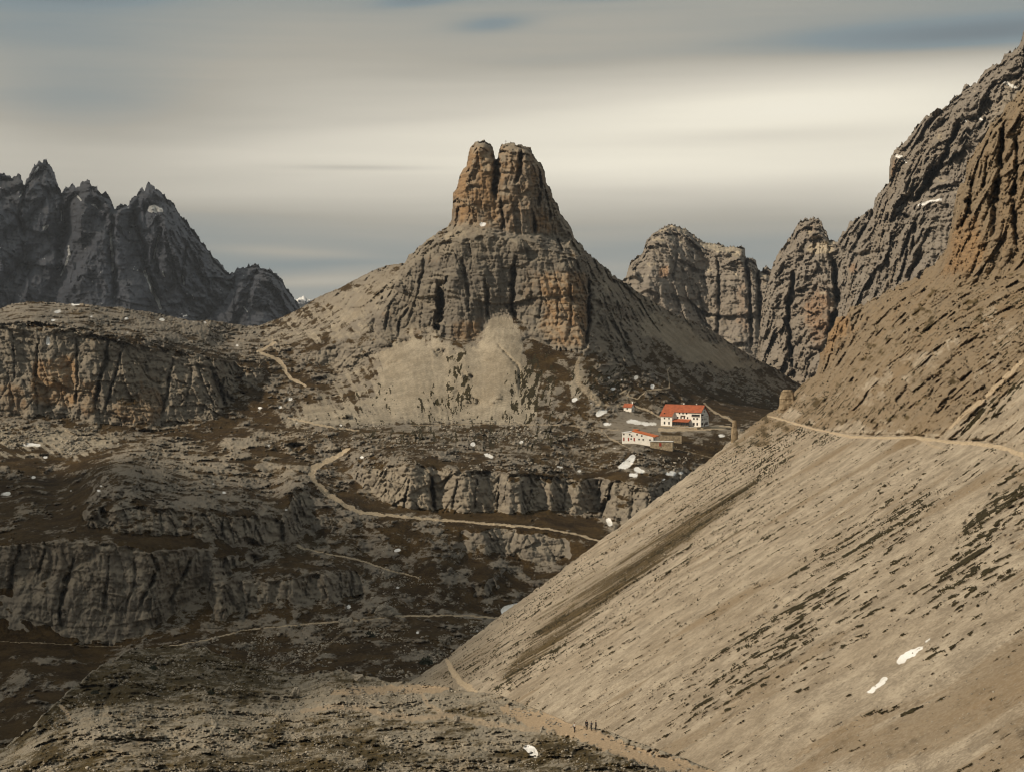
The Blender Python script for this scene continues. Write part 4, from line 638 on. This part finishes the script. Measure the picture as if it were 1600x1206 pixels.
scatter('boulder_field', gM, [('300,1000 480,975 780,970 760,985 640,1062 560,1050 480,1055 380,1035 330,1010', .42), ('-10,700 -10,660 150,668 200,678 180,700 100,712', .12), ('600,860 660,900 800,950 700,960 560,960', .10), ('560,690 900,670 1100,700 1050,740 560,735', .12), ('1060,560 1240,610 1230,640 1180,640', .12), ('480,655 900,655 900,690 480,690', .12)], 5200, .7, 3.0, M_stone, 'pale boulders strewn thickly over the brown valley floor and plateau', 'boulders', 1, cl)
scatter('stones', gK, [('-60,1206 60,1130 200,1020 330,1012 480,1056 640,1070 760,1085 860,1120 1000,1170 1120,1215 700,1260 0,1260', 1)], 9000, .6, 3.0, M_stone, 'pale stones littered over the grassy foreground knoll', 'stones', 2, cl)
scatter('scree_stones', gS, [('760,1070 1200,720 1600,720 1620,1230 1150,1210 900,1110', 1)], 4200, .5, 1.9, M_stone, 'scattered stones lying on the pale scree', 'stones', 3)
def boulder(px, py, g_, w, hgt, label, seed, mat=None, deep=.8):
    """one big rock: w, hgt in metres"""
    bm = bmesh.new(); bmesh.ops.create_icosphere(bm, subdivisions=4, radius=1.0); V = np.array([v.co[:] for v in bm.verts], np.float32)
    k = 1 + .30 * fbm(V[:, 0] * .9, V[:, 1] * .9, V[:, 2] * .9, 2, .5, seed) * 2; V = V * k[:, None]; V = np.sign(V) * np.abs(V) ** .8
    V = V + .09 * hsh(np.floor(V[:, 0] * 2.3 + seed), np.floor(V[:, 1] * 2.1), np.floor(V[:, 2] * 2.6))[:, None] * V + .07 * fbm(V[:, 0] * 4, V[:, 1] * 4, V[:, 2] * 4, 3, .6, seed + 3)[:, None] * V
    V = V * np.array([w / 2, w / 2 * deep, hgt * .62]); V[:, 2] += hgt * .38
    for v, c in zip(bm.verts, V): v.co = c.tolist()
    me = bpy.data.meshes.new('boulder'); bm.to_mesh(me); bm.free(); me.materials.append(mat or M_stone); o = bpy.data.objects.new('boulder', me); C.objects.link(o)
    p = at_px(g_, px, py); o.location = p; o.rotation_euler = (0, 0, seed * 1.3); o['label'] = label; o['category'] = 'boulder'; o['group'] = 'big boulders'; return o
for i, (px, py, gg, w, hh, l) in enumerate([(463, 1086, gK, 2.6, 2.0, 'dark blue-grey boulder beside the brown path in the middle of the knoll'), (567, 1200, gK, 1.5, 1.3, 'split pale boulder at the bottom edge of the picture, centre left'), (714, 1126, gK, 1.6, 1.2, 'pale boulder beside the path fork on the knoll'),
        (370, 1064, gM, 9, 5, 'large pale boulder at the foot of the boulder field above the knoll'), (562, 1063, gK, 2.6, 1.6, 'blue-grey boulder on the crest of the knoll near the scree tip'), (316, 1030, gM, 7, 4, 'broad grey boulder under the lower cliffs, left of the boulder field'), (540, 978, gM, 6, 4, 'grey boulder beside the valley path, left of the path fork'),
        (600, 959, gM, 11, 4, 'long low grey rock above the valley path'), (486, 1135, gK, 1.6, .9, 'flat pale boulder on the grass left of the bottom edge boulder'), (30, 1196, gK, 2.2, 1.0, 'low pale boulder in the lower left corner')]): boulder(px, py, gg, w, hh, l, 400 + i)
# free-standing rock pillars on the shoulder of the brown slope
M_pil = stone_mat('tan_rock', (.15, .115, .075), (.32, .25, .165), .5)
def pillar(px, py, hgt, w, label, seed, g_=gS, flat_top=True):
    nz, nr = 26, 28; V = []; 
    for k in range(nz + 1):
        t = k / nz; z = -hgt * .25 + t * hgt * 1.25
        for a in range(nr):
            th = 2 * math.pi * a / nr; c, s = math.cos(th), math.sin(th); rr = w / 2 * (1.18 - .25 * t + .12 * math.sin(t * 5)) * (1 if t < .9 else 1 - (t - .9) * 2.2)
            sq = 1 / max(abs(c), abs(s)) ** .45; rr *= sq * (1 + .14 * float(hsh(int(a / 4 + seed), int(k / 4), seed)) + .10 * float(pn(c * 2, s * 2, z * .6, seed))); V.append((rr * c, rr * s * .8, z))
    V.append((0, 0, hgt * 1.0)); Fc = [(k * nr + a, k * nr + (a + 1) % nr, (k + 1) * nr + (a + 1) % nr, (k + 1) * nr + a) for k in range(nz) for a in range(nr)] + [(nz * nr + a, nz * nr + (a + 1) % nr, len(V) - 1) for a in range(nr)]
    me = bpy.data.meshes.new('rock_pillar'); me.from_pydata(V, [], Fc); me.materials.append(M_pil); o = bpy.data.objects.new('rock_pillar', me); C.objects.link(o); o.location = at_px(g_, px, py); o['label'] = label; o['category'] = 'rock pillar'; o['group'] = 'rock pillars'
pillar(1230, 638, 7.6, 5.6, 'stout flat-topped rock pillar standing where the trail rounds the brown slope', 5)
pillar(1148, 688, 8.6, 2.3, 'slim rock pillar at the edge of the brown slope just right of the hut', 9)
# ================================================================ built objects
def flat_mat(name, col, rough=.85, ns=None, amt=.25, metal=0.0):
    m = bpy.data.materials.new(name); m.use_nodes = True; g = NG(m.node_tree); bs = g.n['Principled BSDF']; bs.inputs['Roughness'].default_value = rough; bs.inputs['Metallic'].default_value = metal
    bs.inputs['Specular IOR Level'].default_value = .3; tcn = g.new('ShaderNodeTexCoord'); n = g.noise(tcn.outputs['Object'], ns or 1.0, 5, .6)
    g.put(bs.inputs['Base Color'], g.mix(g.ss(n, .35, .65), c4(*[c * (1 - amt) for c in col]), c4(*[min(1, c * (1 + amt * .4)) for c in col]))); return m
W_PLASTER = flat_mat('white_plaster', (.80, .77, .71), .9, .35, .12); M_ROOF = flat_mat('red_roof', (.35, .098, .043), .6, .5, .22); M_OROOF = flat_mat('orange_roof', (.62, .155, .035), .55, .4, .12)
M_DARK = flat_mat('window_glass', (.03, .032, .036), .2, 1, .2); M_WOOD = flat_mat('dark_wood', (.09, .055, .035), .8, 2, .3); M_RED = flat_mat('red_paint', (.30, .045, .025), .6, 2, .2); M_SNOWC = flat_mat('snow', (.8, .8, .8), .9, 1, .05)
M_GABLE = flat_mat('pale_grey', (.62, .62, .60), .85, .8, .15)
def wallstone():
    m = bpy.data.materials.new('stone_masonry'); m.use_nodes = True; g = NG(m.node_tree); bs = g.n['Principled BSDF']; bs.inputs['Roughness'].default_value = .95; tcn = g.new('ShaderNodeTexCoord')
    v = g.new('ShaderNodeTexVoronoi'); v.inputs['Scale'].default_value = 1.4; g.put(v.inputs['Vector'], g.scaled(tcn.outputs['Object'], 1, 1, 1.8)); n = g.noise(tcn.outputs['Object'], .6, 5, .65)
    g.put(bs.inputs['Base Color'], g.mix(g.ss(n, .35, .65), g.mix(g.ss(v.outputs['Distance'], .25, .6), c4(.27, .21, .135), c4(.16, .125, .08)), c4(.38, .305, .205))); return m
M_STONEW = wallstone()
def mesh_obj(name, bm, mat, parent=None, loc=None):
    me = bpy.data.meshes.new(name); bmesh.ops.recalc_face_normals(bm, faces=bm.faces[:]); bm.to_mesh(me); bm.free(); me.materials.append(mat); o = bpy.data.objects.new(name, me); C.objects.link(o)
    if parent: o.parent = parent
    if loc is not None: o.location = loc
    return o
def bx(bm, x0, x1, y0, y1, z0, z1):
    v = [bm.verts.new(p) for p in [(x0, y0, z0), (x1, y0, z0), (x1, y1, z0), (x0, y1, z0), (x0, y0, z1), (x1, y0, z1), (x1, y1, z1), (x0, y1, z1)]]
    for f in [(0, 3, 2, 1), (4, 5, 6, 7), (0, 1, 5, 4), (1, 2, 6, 5), (2, 3, 7, 6), (3, 0, 4, 7)]: bm.faces.new([v[i] for i in f])
def prism(bm, prof, x0, x1, axis='x'):
    """closed profile (u,z) pushed along an axis"""
    mk = (lambda u, z, t: (t, u, z)) if axis == 'x' else (lambda u, z, t: (u, t, z))
    a = [bm.verts.new(mk(u, z, x0)) for u, z in prof]; b = [bm.verts.new(mk(u, z, x1)) for u, z in prof]; n = len(prof)
    bm.faces.new(a); bm.faces.new(b[::-1])
    for i in range(n): bm.faces.new((a[i], b[i], b[(i + 1) % n], a[(i + 1) % n]))
def thing(name, label, cat, loc, rz=0, group=None):
    o = bpy.data.objects.new(name, None); C.objects.link(o); o.location = loc; o.rotation_euler = (0, 0, rz); o['label'] = label; o['category'] = cat
    if group: o['group'] = group
    return o
def one(name, parent, mat, *boxes):
    bm = bmesh.new()
    for b in boxes: bx(bm, *b)
    return mesh_obj(name, bm, mat, parent)
WIN = {}
def window(parent, x, z, w=.9, h=1.15, y=0.0, side=None, name='window'):
    """frame proud of the wall with its pane; side='x' puts it on a wall that faces +x (y is then the wall's x)"""
    key = (w, h)
    if key not in WIN:
        bm = bmesh.new(); t = .11
        for b in [(-w / 2 - t, w / 2 + t, -.06, .02, h, h + t), (-w / 2 - t, w / 2 + t, -.10, .02, -t, 0), (-w / 2 - t, -w / 2, -.06, .02, 0, h), (w / 2, w / 2 + t, -.06, .02, 0, h)]: bx(bm, *b)
        fr = bpy.data.meshes.new('window_frame'); bm.to_mesh(fr); bm.free(); fr.materials.append(M_WOOD)
        bm = bmesh.new(); bx(bm, -w / 2, w / 2, -.03, .02, 0, h); pn_ = bpy.data.meshes.new('pane'); bm.to_mesh(pn_); bm.free(); pn_.materials.append(M_DARK); WIN[key] = (fr, pn_)
    fr, pm = WIN[key]; o = bpy.data.objects.new(name, fr); C.objects.link(o); o.parent = parent
    if side == 'x': o.location = (y, x, z); o.rotation_euler = (0, 0, math.radians(90))
    else: o.location = (x, y, z)
    q = bpy.data.objects.new('pane', pm); C.objects.link(q); q.parent = o; return o
def door(parent, x, z, w, h, y, mat=None, side=None):
    o = one('door', parent, mat or M_RED, (-w / 2, w / 2, -.07, .03, 0, h)); o.location = (y, x, z) if side == 'x' else (x, y, z)
    if side == 'x': o.rotation_euler = (0, 0, math.radians(90))
    hd = one('handle', o, M_DARK, (w / 2 - .2, w / 2 - .12, -.13, -.07, h * .45, h * .52)); return o
YAW = math.radians(-33)
# ---------------------------------------------------------------- the hut
base = at_px(gM, 1033, 665); D0 = base.y
hut = thing('mountain_hut', 'large white mountain hut of several storeys with a long red roof', 'hut', ((1032.5 - HX) / F * D0, D0, (HY - 664.5) / F * D0), YAW)
SL = .88; ez = lambda y: 7.4 + SL * y; RY = 8.4; rz_ = ez(RY)
def back(y): return rz_ - SL * (y - RY)
one('foundation', hut, M_STONEW, (-.15, 30.15, 3.3, 16.1, -9, -.02), (-.15, 9.15, -.1, 3.3, -9, -.02))
bm = bmesh.new(); prism(bm, [(3.5, -.02), (16, -.02), (16, back(16) - .15), (RY, rz_ - .3), (3.5, ez(3.5) - .2)], 9, 29.98); mesh_obj('wall', bm, W_PLASTER, hut)
bm = bmesh.new(); prism(bm, [(0, -.02), (16, -.02), (16, back(16) - .15), (RY, rz_ - .3), (0, ez(0) - .2)], 0, 8.997); mesh_obj('wall', bm, W_PLASTER, hut)
bm = bmesh.new(); prism(bm, [(3.52, 0), (15.98, 0), (15.98, back(16) - .2), (RY, rz_ - .35), (3.52, ez(3.5) - .25)], 29.985, 30.06); mesh_obj('gable_sheet', bm, M_GABLE, hut)  # thin grey sheet over the white gable wall
def slab(bm, x0, x1, y0, y1, f, t=.28): prism(bm, [(y0, f(y0)), (y1, f(y1)), (y1, f(y1) + t), (y0, f(y0) + t)], x0, x1)
bm = bmesh.new(); slab(bm, 9.5, 30.9, 2.7, RY, ez); slab(bm, -.7, 9.497, -.8, RY, ez); slab(bm, -.7, 30.9, RY + .003, 16.9, back)
for i in range(31): slab(bm, -.4 + i, -.34 + i, -.8 if i < 10 else 2.7, RY, lambda y: ez(y) + .28, .07)
roof = mesh_obj('roof', bm, M_ROOF, hut)
one('ridge_cap', roof, M_WOOD, (-.75, 30.95, RY - .25, RY + .25, rz_ + .25, rz_ + .38)); one('chimney', roof, W_PLASTER, (13, 13.9, RY + 1.2, RY + 2.1, rz_ - 2, rz_ + 1.1)); one('chimney', roof, W_PLASTER, (23, 23.8, RY + 1.4, RY + 2.2, rz_ - 2, rz_ + .9))
one('skylight', roof, M_DARK, (2.0, 2.8, .7, 1.5, ez(.7) + .2, ez(1.5) + .42))
bm = bmesh.new(); prism(bm, [(2.7, ez(2.7) - .25), (RY, rz_ - .2), (16.9, back(16.9) - .25), (16.9, back(16.9) - .02), (RY, rz_ - .02), (2.7, ez(2.7) - .02)], 30.72, 30.9); mesh_obj('bargeboard', bm, M_WOOD, hut)
# verandah with its own small red roof
bm = bmesh.new(); prism(bm, [(-.4, 3.1), (3.47, 4.9), (3.47, 5.1), (-.4, 3.3)], 9.2, 22.2); vr = mesh_obj('porch_roof', bm, M_ROOF, hut)
for i in range(7): one('post', hut, M_WOOD, (9.6 + i * 2.0, 9.8 + i * 2.0, -.1, .1, 0, 3.2))
one('glazed_front', hut, M_DARK, (9.5, 21.9, .55, .7, .7, 2.9)); one('parapet', hut, M_STONEW, (9.4, 22, .5, .75, 0, .7))
for x in (3.0, 6.6): window(hut, x, 4.9, .8, .9, 0); window(hut, x, 1.2, .9, 1.7, 0)
for x in (11.8, 14.4, 17.0, 19.6): window(hut, x, 5.5, .9, 1.0, 3.5)
for x in (13.2, 16.0, 18.8): window(hut, x, 8.6, .9, .9, 3.5)
for x in (24.6, 27.2): window(hut, x, 5.0, 1.0, 1.1, 3.5); window(hut, x, 1.0, 1.0, 1.7, 3.5)
one('recess_shade', hut, M_DARK, (22.8, 29.2, 3.42, 3.52, 7.5, 8.7)); one('balcony', hut, M_WOOD, (22.8, 29.2, 3.2, 3.4, 6.9, 7.4)); one('balcony', hut, M_WOOD, (14.2, 17.6, 3.0, 3.4, 6.9, 7.6))  # flat dark strip paints in the shade of the balcony recess
for y in (5.0, 6.3, 11.0, 12.4, 13.8): window(hut, y, 1.2, .9, 1.6, 30.07, 'x')
for y in (5.8, 8.6, 11.6): window(hut, y, 4.6, .9, 1.1, 30.07, 'x')
one('recess_shade', hut, M_DARK, (30.05, 30.12, 4.2, 7.6, 7.6, 8.8)); window(hut, 8.8, 10.0, .9, 1.1, 30.07, 'x'); window(hut, 9.2, 12.0, .7, .9, 30.07, 'x'); one('timber_band', hut, M_WOOD, (30.06, 30.12, 4, 15.6, 6.7, 6.9)); door(hut, 9.4, .1, 1.3, 2.1, 30.08, M_WOOD, 'x')  # the dark strip here stands for shade inside the gable balcony
ter = thing('stone_terrace', 'beige stone terrace wall with doors running along the front of the big hut', 'terrace', hut.matrix_basis @ Vector((0, -.2, 0)), YAW)
one('terrace_wall', ter, M_STONEW, (-.4, 9.3, -1.1, -.03, -6.5, -.15), (9.4, 30.6, -3.2, 3.4, -7.5, -.12)); one('coping', ter, M_GABLE, (9.3, 30.7, -3.35, -2.95, -.118, .03)); one('shadowed_side_wall', ter, M_STONEW, (30.61, 33, 1, 14, -7, -.6))
for x in (11.8, 19.6): door(ter, x, -3.1, 1.3, 2.1, -3.24, M_DARK if x < 15 else M_RED)
window(ter, 3.0, -2.2, .9, .7, -1.14)
# ---------------------------------------------------------------- the annex with its orange lean roof
base = at_px(gM, 973, 688); D1 = min(at_px(gM, x_, y_).y for x_ in (973, 985, 1000, 1018) for y_ in (686, 689, 692)) - 1.5; print('ANNEX', D1); k1 = D1 / F
an = thing('hut_annex', 'low white annex with a slanting bright orange roof and red doors', 'annex', ((972 - HX) * k1, D1, (HY - 688.3) * k1), math.radians(-20))
W1 = 21.2; pr = [(0, -3), (W1, -3), (W1, 3.2), (8.0, 6.3), (5.5, 5.7), (0, 5.2)]
bm = bmesh.new(); prism(bm, pr, 0, 9, 'y'); mesh_obj('wall', bm, W_PLASTER, an)
bm = bmesh.new(); prism(bm, [(7.0, 6.42), (22.6, 2.95), (22.6, 3.35), (7.0, 6.82)], -.5, 9.6, 'y'); r2 = mesh_obj('roof', bm, M_OROOF, an)
bm = bmesh.new(); prism(bm, [(-.3, 5.3), (5.4, 5.85), (6.97, 6.5), (6.97, 6.75), (5.4, 6.1), (-.3, 5.5)], -.3, 9.4, 'y'); mesh_obj('flat_roof', bm, M_SNOWC, an)
one('roof_edge', r2, M_OROOF, (5.2, 9.0, 7.0, 9.6, 6.83, 7.2))
for x in (1.2, 4.4, 8.3): door(an, x, 0, .9, 2.3, -.02)
for x, z in ((1.2, 4.0), (5.2, 4.0), (6.5, 3.0), (10.2, 4.0), (13.4, 3.3), (6.2, 1.1), (11.6, .9), (14.4, .8), (19.0, .7)): window(an, x, z, .75, .75, -.02)
door(an, 3.0, 0, 1.2, 2.1, W1 + .02, M_DARK, 'x')
# ---------------------------------------------------------------- chapel
D2 = at_px(gM, 980, 642).y; k2 = D2 / F
ch = thing('chapel', 'tiny white chapel with a red roof standing alone above the hut', 'chapel', ((974.5 - HX) * k2, D2, (HY - 641.8) * k2), YAW)
bm = bmesh.new(); prism(bm, [(0, -2), (4.6, -2), (4.6, 3.1), (2.3, 5.1), (0, 3.1)], 0, 6.6); mesh_obj('wall', bm, W_PLASTER, ch)
bm = bmesh.new(); prism(bm, [(-.7, 2.75), (2.3, 5.35), (5.3, 2.75), (5.3, 3.0), (2.3, 5.65), (-.7, 3.0)], -.5, 7.1); cr_ = mesh_obj('roof', bm, M_ROOF, ch)
one('bell_turret', cr_, W_PLASTER, (5.9, 6.7, 1.9, 2.7, 5.2, 7.0)); door(ch, 2.3, 0, 1.2, 2.2, 6.62, M_DARK, 'x'); window(ch, 3.0, 1.2, .7, 1.1, -.02)
# ---------------------------------------------------------------- shed and walls below the hut
D3 = min(at_px(gM, x_, y_).y for x_ in (1016, 1030, 1048) for y_ in (694, 698)) - 1.0; k3 = D3 / F; print('SHED', D3)
sh = thing('stone_shed', 'low stone shed with a red door and flat pale roof, below the big hut', 'shed', ((1016 - HX) * k3, D3, (HY - 696.6) * k3), math.radians(-14))
one('wall', sh, M_STONEW, (0, 14.6, 0, 5, -3, 3.0)); one('roof', sh, M_GABLE, (-.3, 9.2, -.35, 5.3, 3.02, 3.3), (9.3, 14.9, -.35, 5.3, 3.02, 3.3)); door(sh, 6.6, 0, 1.5, 2.3, -.02); one('snow_edge', sh, M_SNOWC, (9.4, 14.8, -.38, 1.2, 3.31, 3.55), (3.0, 8.9, -.38, .6, 3.31, 3.45))
D4 = min(at_px(gM, x_, y_).y for x_ in (1032, 1060, 1095) for y_ in (682, 689)) - 1.5; k4 = D4 / F; print('WALL', D4, D0)
bm = bmesh.new(); bx(bm, 0, 14.5, 0, 2.4, -5, 3.4)
w_ = mesh_obj('stone_wall', bm, M_STONEW); w_.location = ((1031 - HX) * k4, D4, (HY - 688) * k4); w_.rotation_euler = (0, 0, math.radians(-8)); w_['label'] = 'low stone retaining wall holding up the road below the big hut'; w_['category'] = 'wall'
# summit cross
t = at_px(gM, 791, 228); t.z = (HY - 225.5) / F * t.y
cx = thing('summit_cross', 'small dark cross on the right summit of the split tower', 'cross', t); one('upright', cx, M_WOOD, (-.13, .13, -.13, .13, -1, 3.4)); one('crossbar', cx, M_WOOD, (-.95, .95, -.1, .1, 2.3, 2.52))
# ---------------------------------------------------------------- people
def skin(name, joints, edges, rad, mat, parent=None, sub=1, root=0):
    me = bpy.data.meshes.new(name); me.from_pydata(joints, edges, []); o = bpy.data.objects.new(name, me); C.objects.link(o); me.materials.append(mat)
    if parent: o.parent = parent
    md = o.modifiers.new('skin', 'SKIN'); md.use_smooth_shade = True; md.branch_smoothing = .3
    for i, r in enumerate(rad):
        sv = me.skin_vertices[0].data[i]; sv.radius = (r, r) if not isinstance(r, tuple) else r; sv.use_root = i == root
    s = o.modifiers.new('sub', 'SUBSURF'); s.levels = s.render_levels = sub; return o
M_SKIN = flat_mat('skin', (.45, .28, .20), .6, 20, .1); M_HAIR = flat_mat('hair', (.06, .035, .02), .7, 30, .3); M_BOOT = flat_mat('boots', (.03, .025, .02), .7, 10, .2)
def cloth(n, c): return flat_mat(n, c, .9, 6, .2)
def person(px, py, g_, face, label, shirt, trousers, arms='down', stride=.1, h=1.75, hair=M_HAIR, hat=None):
    """face: heading in degrees, 0 looks along +X"""
    p = at_px(g_, px, py); k = h / 1.75; J = []; E = []; Rr = []
    def add(v, r, par=None):
        J.append((v[0] * k, v[1] * k, v[2] * k)); Rr.append(r if isinstance(r, tuple) else r * k)
        if par is not None: E.append((par, len(J) - 1))
        return len(J) - 1
    pel = add((0, 0, .95), (.13, .17)); sp = add((0, 0, 1.12), (.13, .16), pel); chst = add((.01, 0, 1.33), (.15, .20), sp); nb = add((0, 0, 1.46), .075, chst); nk = add((.01, 0, 1.52), .052, nb); hd = add((.02, 0, 1.60), .088, nk); tp = add((.01, 0, 1.69), .078, hd)
    legs = []
    for s in (1, -1):
        hx = s * stride; a = add((0, s * .10, .88), .115, pel); b = add((hx * .5 + .02, s * (.12 + stride * .3), .50), .075, a); c = add((hx, s * (.13 + stride * .45), .10), .05, b); d = add((hx + .10, s * (.14 + stride * .45), .035), .038, c); e = add((hx + .18, s * (.145 + stride * .45), .03), .028, d); legs.append((a, b, c))
    hands = []; arm_idx = []
    for s in (1, -1):
        a = add((0, s * .20, 1.40), .07, chst)
        if arms == 'down': b = (-.02, s * .25, 1.14); c = (.06, s * .27, .90); dr = (.15, 0, -1)
        elif arms == 'hips': b = (-.10, s * .40, 1.17); c = (.06, s * .20, 1.02); dr = (.5, -s * .7, -.3)
        else: b = (.10, s * .27, 1.16); c = (.27, s * .12, 1.22); dr = (.7, -s * .5, .4)
        bi = add(b, .052, a); ci = add(c, .036, bi); arm_idx.append((a, bi, ci)); dv = Vector(dr).normalized(); pm = Vector(c) + dv * .06; pi_ = add(pm, .030, ci)
        sd = dv.cross(Vector((0, s, 0))).normalized() if abs(dv.y) < .9 else Vector((0, 0, 1)); hands.append((pm, dv, sd, s))
    root = thing('person', label, 'person', p, math.radians(face), 'hikers'); body = skin('body', J, E, Rr, M_SKIN, root, 2)
    # fingers and thumb, each its own chain, rooted in the palm
    for pm, dv, sd, s in hands:
        FJ = []; FE = []; FR = []
        for q, (of, ln) in enumerate([(-.028, .070), (-.010, .082), (.009, .078), (.027, .060), (-.04, .05)]):
            st = pm + sd * of + dv * (.012 if q < 4 else -.02); m1 = st + (dv * .55 + (sd * -.5 if q == 4 else Vector((0, 0, 0)))) * ln; m2 = m1 + (dv * .4 + Vector((0, -s * .25, 0))) * ln
            n = len(FJ); FJ += [tuple(st * k), tuple(m1 * k), tuple(m2 * k)]; FE += [(n, n + 1), (n + 1, n + 2)]; FR += [.010, .009, .008]
        fo = skin('hand', FJ, FE, FR, M_SKIN, root, 1)
        for i in range(0, len(FJ), 3): fo.data.skin_vertices[0].data[i].use_root = True
    # clothing follows the same joints, a little wider
    def sub(name, ids, extra, mat, ends=()):
        mp = {v: i for i, v in enumerate(ids)}; ee = [(mp[a], mp[b]) for a, b in E if a in mp and b in mp]; return skin(name, [J[i] for i in ids], ee, [(Rr[i][0] + extra, Rr[i][1] + extra) if isinstance(Rr[i], tuple) else Rr[i] + extra for i in ids], mat, root, 2)
    sub('jacket', [pel, sp, chst, nb] + [i for t_ in arm_idx for i in t_], .022, shirt); sub('trousers', [pel] + [i for t_ in legs for i in t_], .02, trousers)
    bm = bmesh.new()
    for s in (1, -1):
        if s == -1: bmesh.ops.bevel(bm, geom=bm.edges[:], offset=.03, segments=2, affect='EDGES'); mesh_obj('boot', bm, M_BOOT, root); bm = bmesh.new()
        c = J[legs[0 if s == 1 else 1][2]]; bx(bm, c[0] - .06, c[0] + .2, c[1] - .055, c[1] + .055, -.02, .11)
    bmesh.ops.bevel(bm, geom=bm.edges[:], offset=.03, segments=2, affect='EDGES'); mesh_obj('boot', bm, M_BOOT, root)
    bm = bmesh.new(); bmesh.ops.create_uvsphere(bm, u_segments=14, v_segments=10, radius=.108 * k)
    for v in list(bm.verts):
        if v.co.z < -.03 * k or (v.co.x > .055 * k and v.co.z < .05 * k): bm.verts.remove(v)
    mesh_obj('hat' if hat else 'hair', bm, hat or hair, root, (.0, 0, 1.65 * k))
    bm = bmesh.new()  # nose, brow line, mouth, ears
    bx(bm, .10 * k, .125 * k, -.010 * k, .010 * k, 1.60 * k, 1.635 * k); mesh_obj('nose', bm, M_SKIN, root); bm = bmesh.new(); bx(bm, .0, .03 * k, .088 * k, .102 * k, 1.60 * k, 1.65 * k); mesh_obj('ear', bm, M_SKIN, root); bm = bmesh.new(); bx(bm, .0, .03 * k, -.102 * k, -.088 * k, 1.60 * k, 1.65 * k); mesh_obj('ear', bm, M_SKIN, root)
    bm = bmesh.new()
    for s in (1, -1):
        if s == -1: mesh_obj('eye', bm, M_DARK, root); bm = bmesh.new()
        bx(bm, .095 * k, .108 * k, s * .034 * k - .01, s * .034 * k + .01, 1.635 * k, 1.648 * k)
    mesh_obj('eye', bm, M_DARK, root); return root
dk_ = cloth('black_cloth', (.016, .016, .018)); gy = cloth('grey_cloth', (.42, .40, .38)); nv = cloth('navy_cloth', (.035, .045, .07)); ch_ = cloth('charcoal_cloth', (.03, .03, .032))
person(898, 1143.2, gK, 20, 'person in a light grey top and black trousers standing alone on the wide dirt path', gy, dk_, 'hips', .10, 1.78)
person(916, 1139.5, gK, 60, 'person in black, left one of the three standing at the rim of the path', dk_, dk_, 'down', .03, 1.74)
person(924.5, 1140.5, gK, 0, 'person in a dark blue jacket, middle one of the three by the path rim', nv, ch_, 'hold', .03, 1.72)
person(930.5, 1141, gK, 170, 'person in black, right one of the three at the rim of the path, the tallest', dk_, dk_, 'down', .03, 1.84)
person(699.5, 1030.5, gS, 95, 'person in black walking on the pale trail over the tip of the scree', dk_, dk_, 'down', .14, 1.8)
person(489, 1057.5, gK, 30, 'person in black walking behind the crest of the knoll, far left of the others', ch_, dk_, 'down', .12, 1.75)
# ---------------------------------------------------------------- dwarf shrubs
M_SHRUB = flat_mat('shrub_leaves', (.022, .030, .016), .8, 8, .5)
def shrub(px, py, g_, w, hh, label, seed, kind='dwarf_shrub'):
    root = thing(kind, label, 'shrub', at_px(g_, px, py), seed, 'dark shrubs'); r = random.Random(seed); bm = bmesh.new()
    for _ in range(420):
        a = r.uniform(0, 6.28); rr = w / 2 * r.random() ** .5; z = hh * (1 - (rr / (w / 2)) ** 2 * .8) * r.uniform(.15, 1.08) * (1 + .25 * math.sin(a * 3 + seed)); c = Vector((rr * math.cos(a), rr * math.sin(a) * .8, z)); s = w * r.uniform(.035, .075)
        u = Vector([r.gauss(0, 1) for _ in range(3)]).normalized(); v = u.orthogonal().normalized(); bm.faces.new([bm.verts.new(c + u * s), bm.verts.new(c + v * s * .6), bm.verts.new(c - u * s), bm.verts.new(c - v * s * .6)])
    mesh_obj('foliage', bm, M_SHRUB, root); bm = bmesh.new()
    for i in range(5):
        a = i * 1.3 + seed; prism(bm, [(math.cos(a) * .1 - .03, -.1), (math.cos(a) * .1 + .03, -.1), (math.cos(a) * w * .3 + .02, hh * .6), (math.cos(a) * w * .3 - .02, hh * .6)], math.sin(a) * w * .15 - .02, math.sin(a) * w * .15 + .02)
    mesh_obj('stem', bm, M_WOOD, root)
for i, (px, py, g_, w, hh, l) in enumerate([(368, 1145, gK, 1.5, .95, 'round dark shrub alone on the grassy knoll, left of centre'), (206, 1149, gK, 1.3, .5, 'low dark shrub at the right end of the pale eroded patch'), (184, 1126, gK, 1.9, .8, 'dark shrub just above the pale eroded patch on the left'), (330, 1084, gK, 2.8, 1.0, 'wide dark shrub on the left crest of the knoll'),
        (666, 1036, gM, 5.5, 2.4, 'dark shrub in the valley just behind the scree tip'), (148, 1083, gK, 2.2, .8, 'low dark shrub by the little path at the far left'), (240, 1045, gK, 3.2, 1.1, 'dark shrub high on the left crest'), (577, 994, gM, 5, 2.2, 'dark shrub among the boulders under the valley path')]): shrub(px, py, g_, w, hh, l, i + 2)
# ================================================================ air
bm = bmesh.new(); bx(bm, -9000, 9000, -1500, 13800, -152, 1900); hz = mesh_obj('haze', bm, bpy.data.materials.new('haze')); hz['kind'] = 'stuff'; hz['label'] = 'thin bluish air between the camera and the far mountains'; hz['category'] = 'haze'
m = hz.data.materials[0]; m.use_nodes = True; g = NG(m.node_tree); g.n.clear(); o_ = g.new('ShaderNodeOutputMaterial'); v_ = g.new('ShaderNodeVolumePrincipled'); g.l.new(v_.outputs[0], o_.inputs['Volume'])
v_.inputs['Density'].default_value = .000019; v_.inputs['Color'].default_value = c4(.80, .88, 1.0); v_.inputs['Anisotropy'].default_value = 0.0
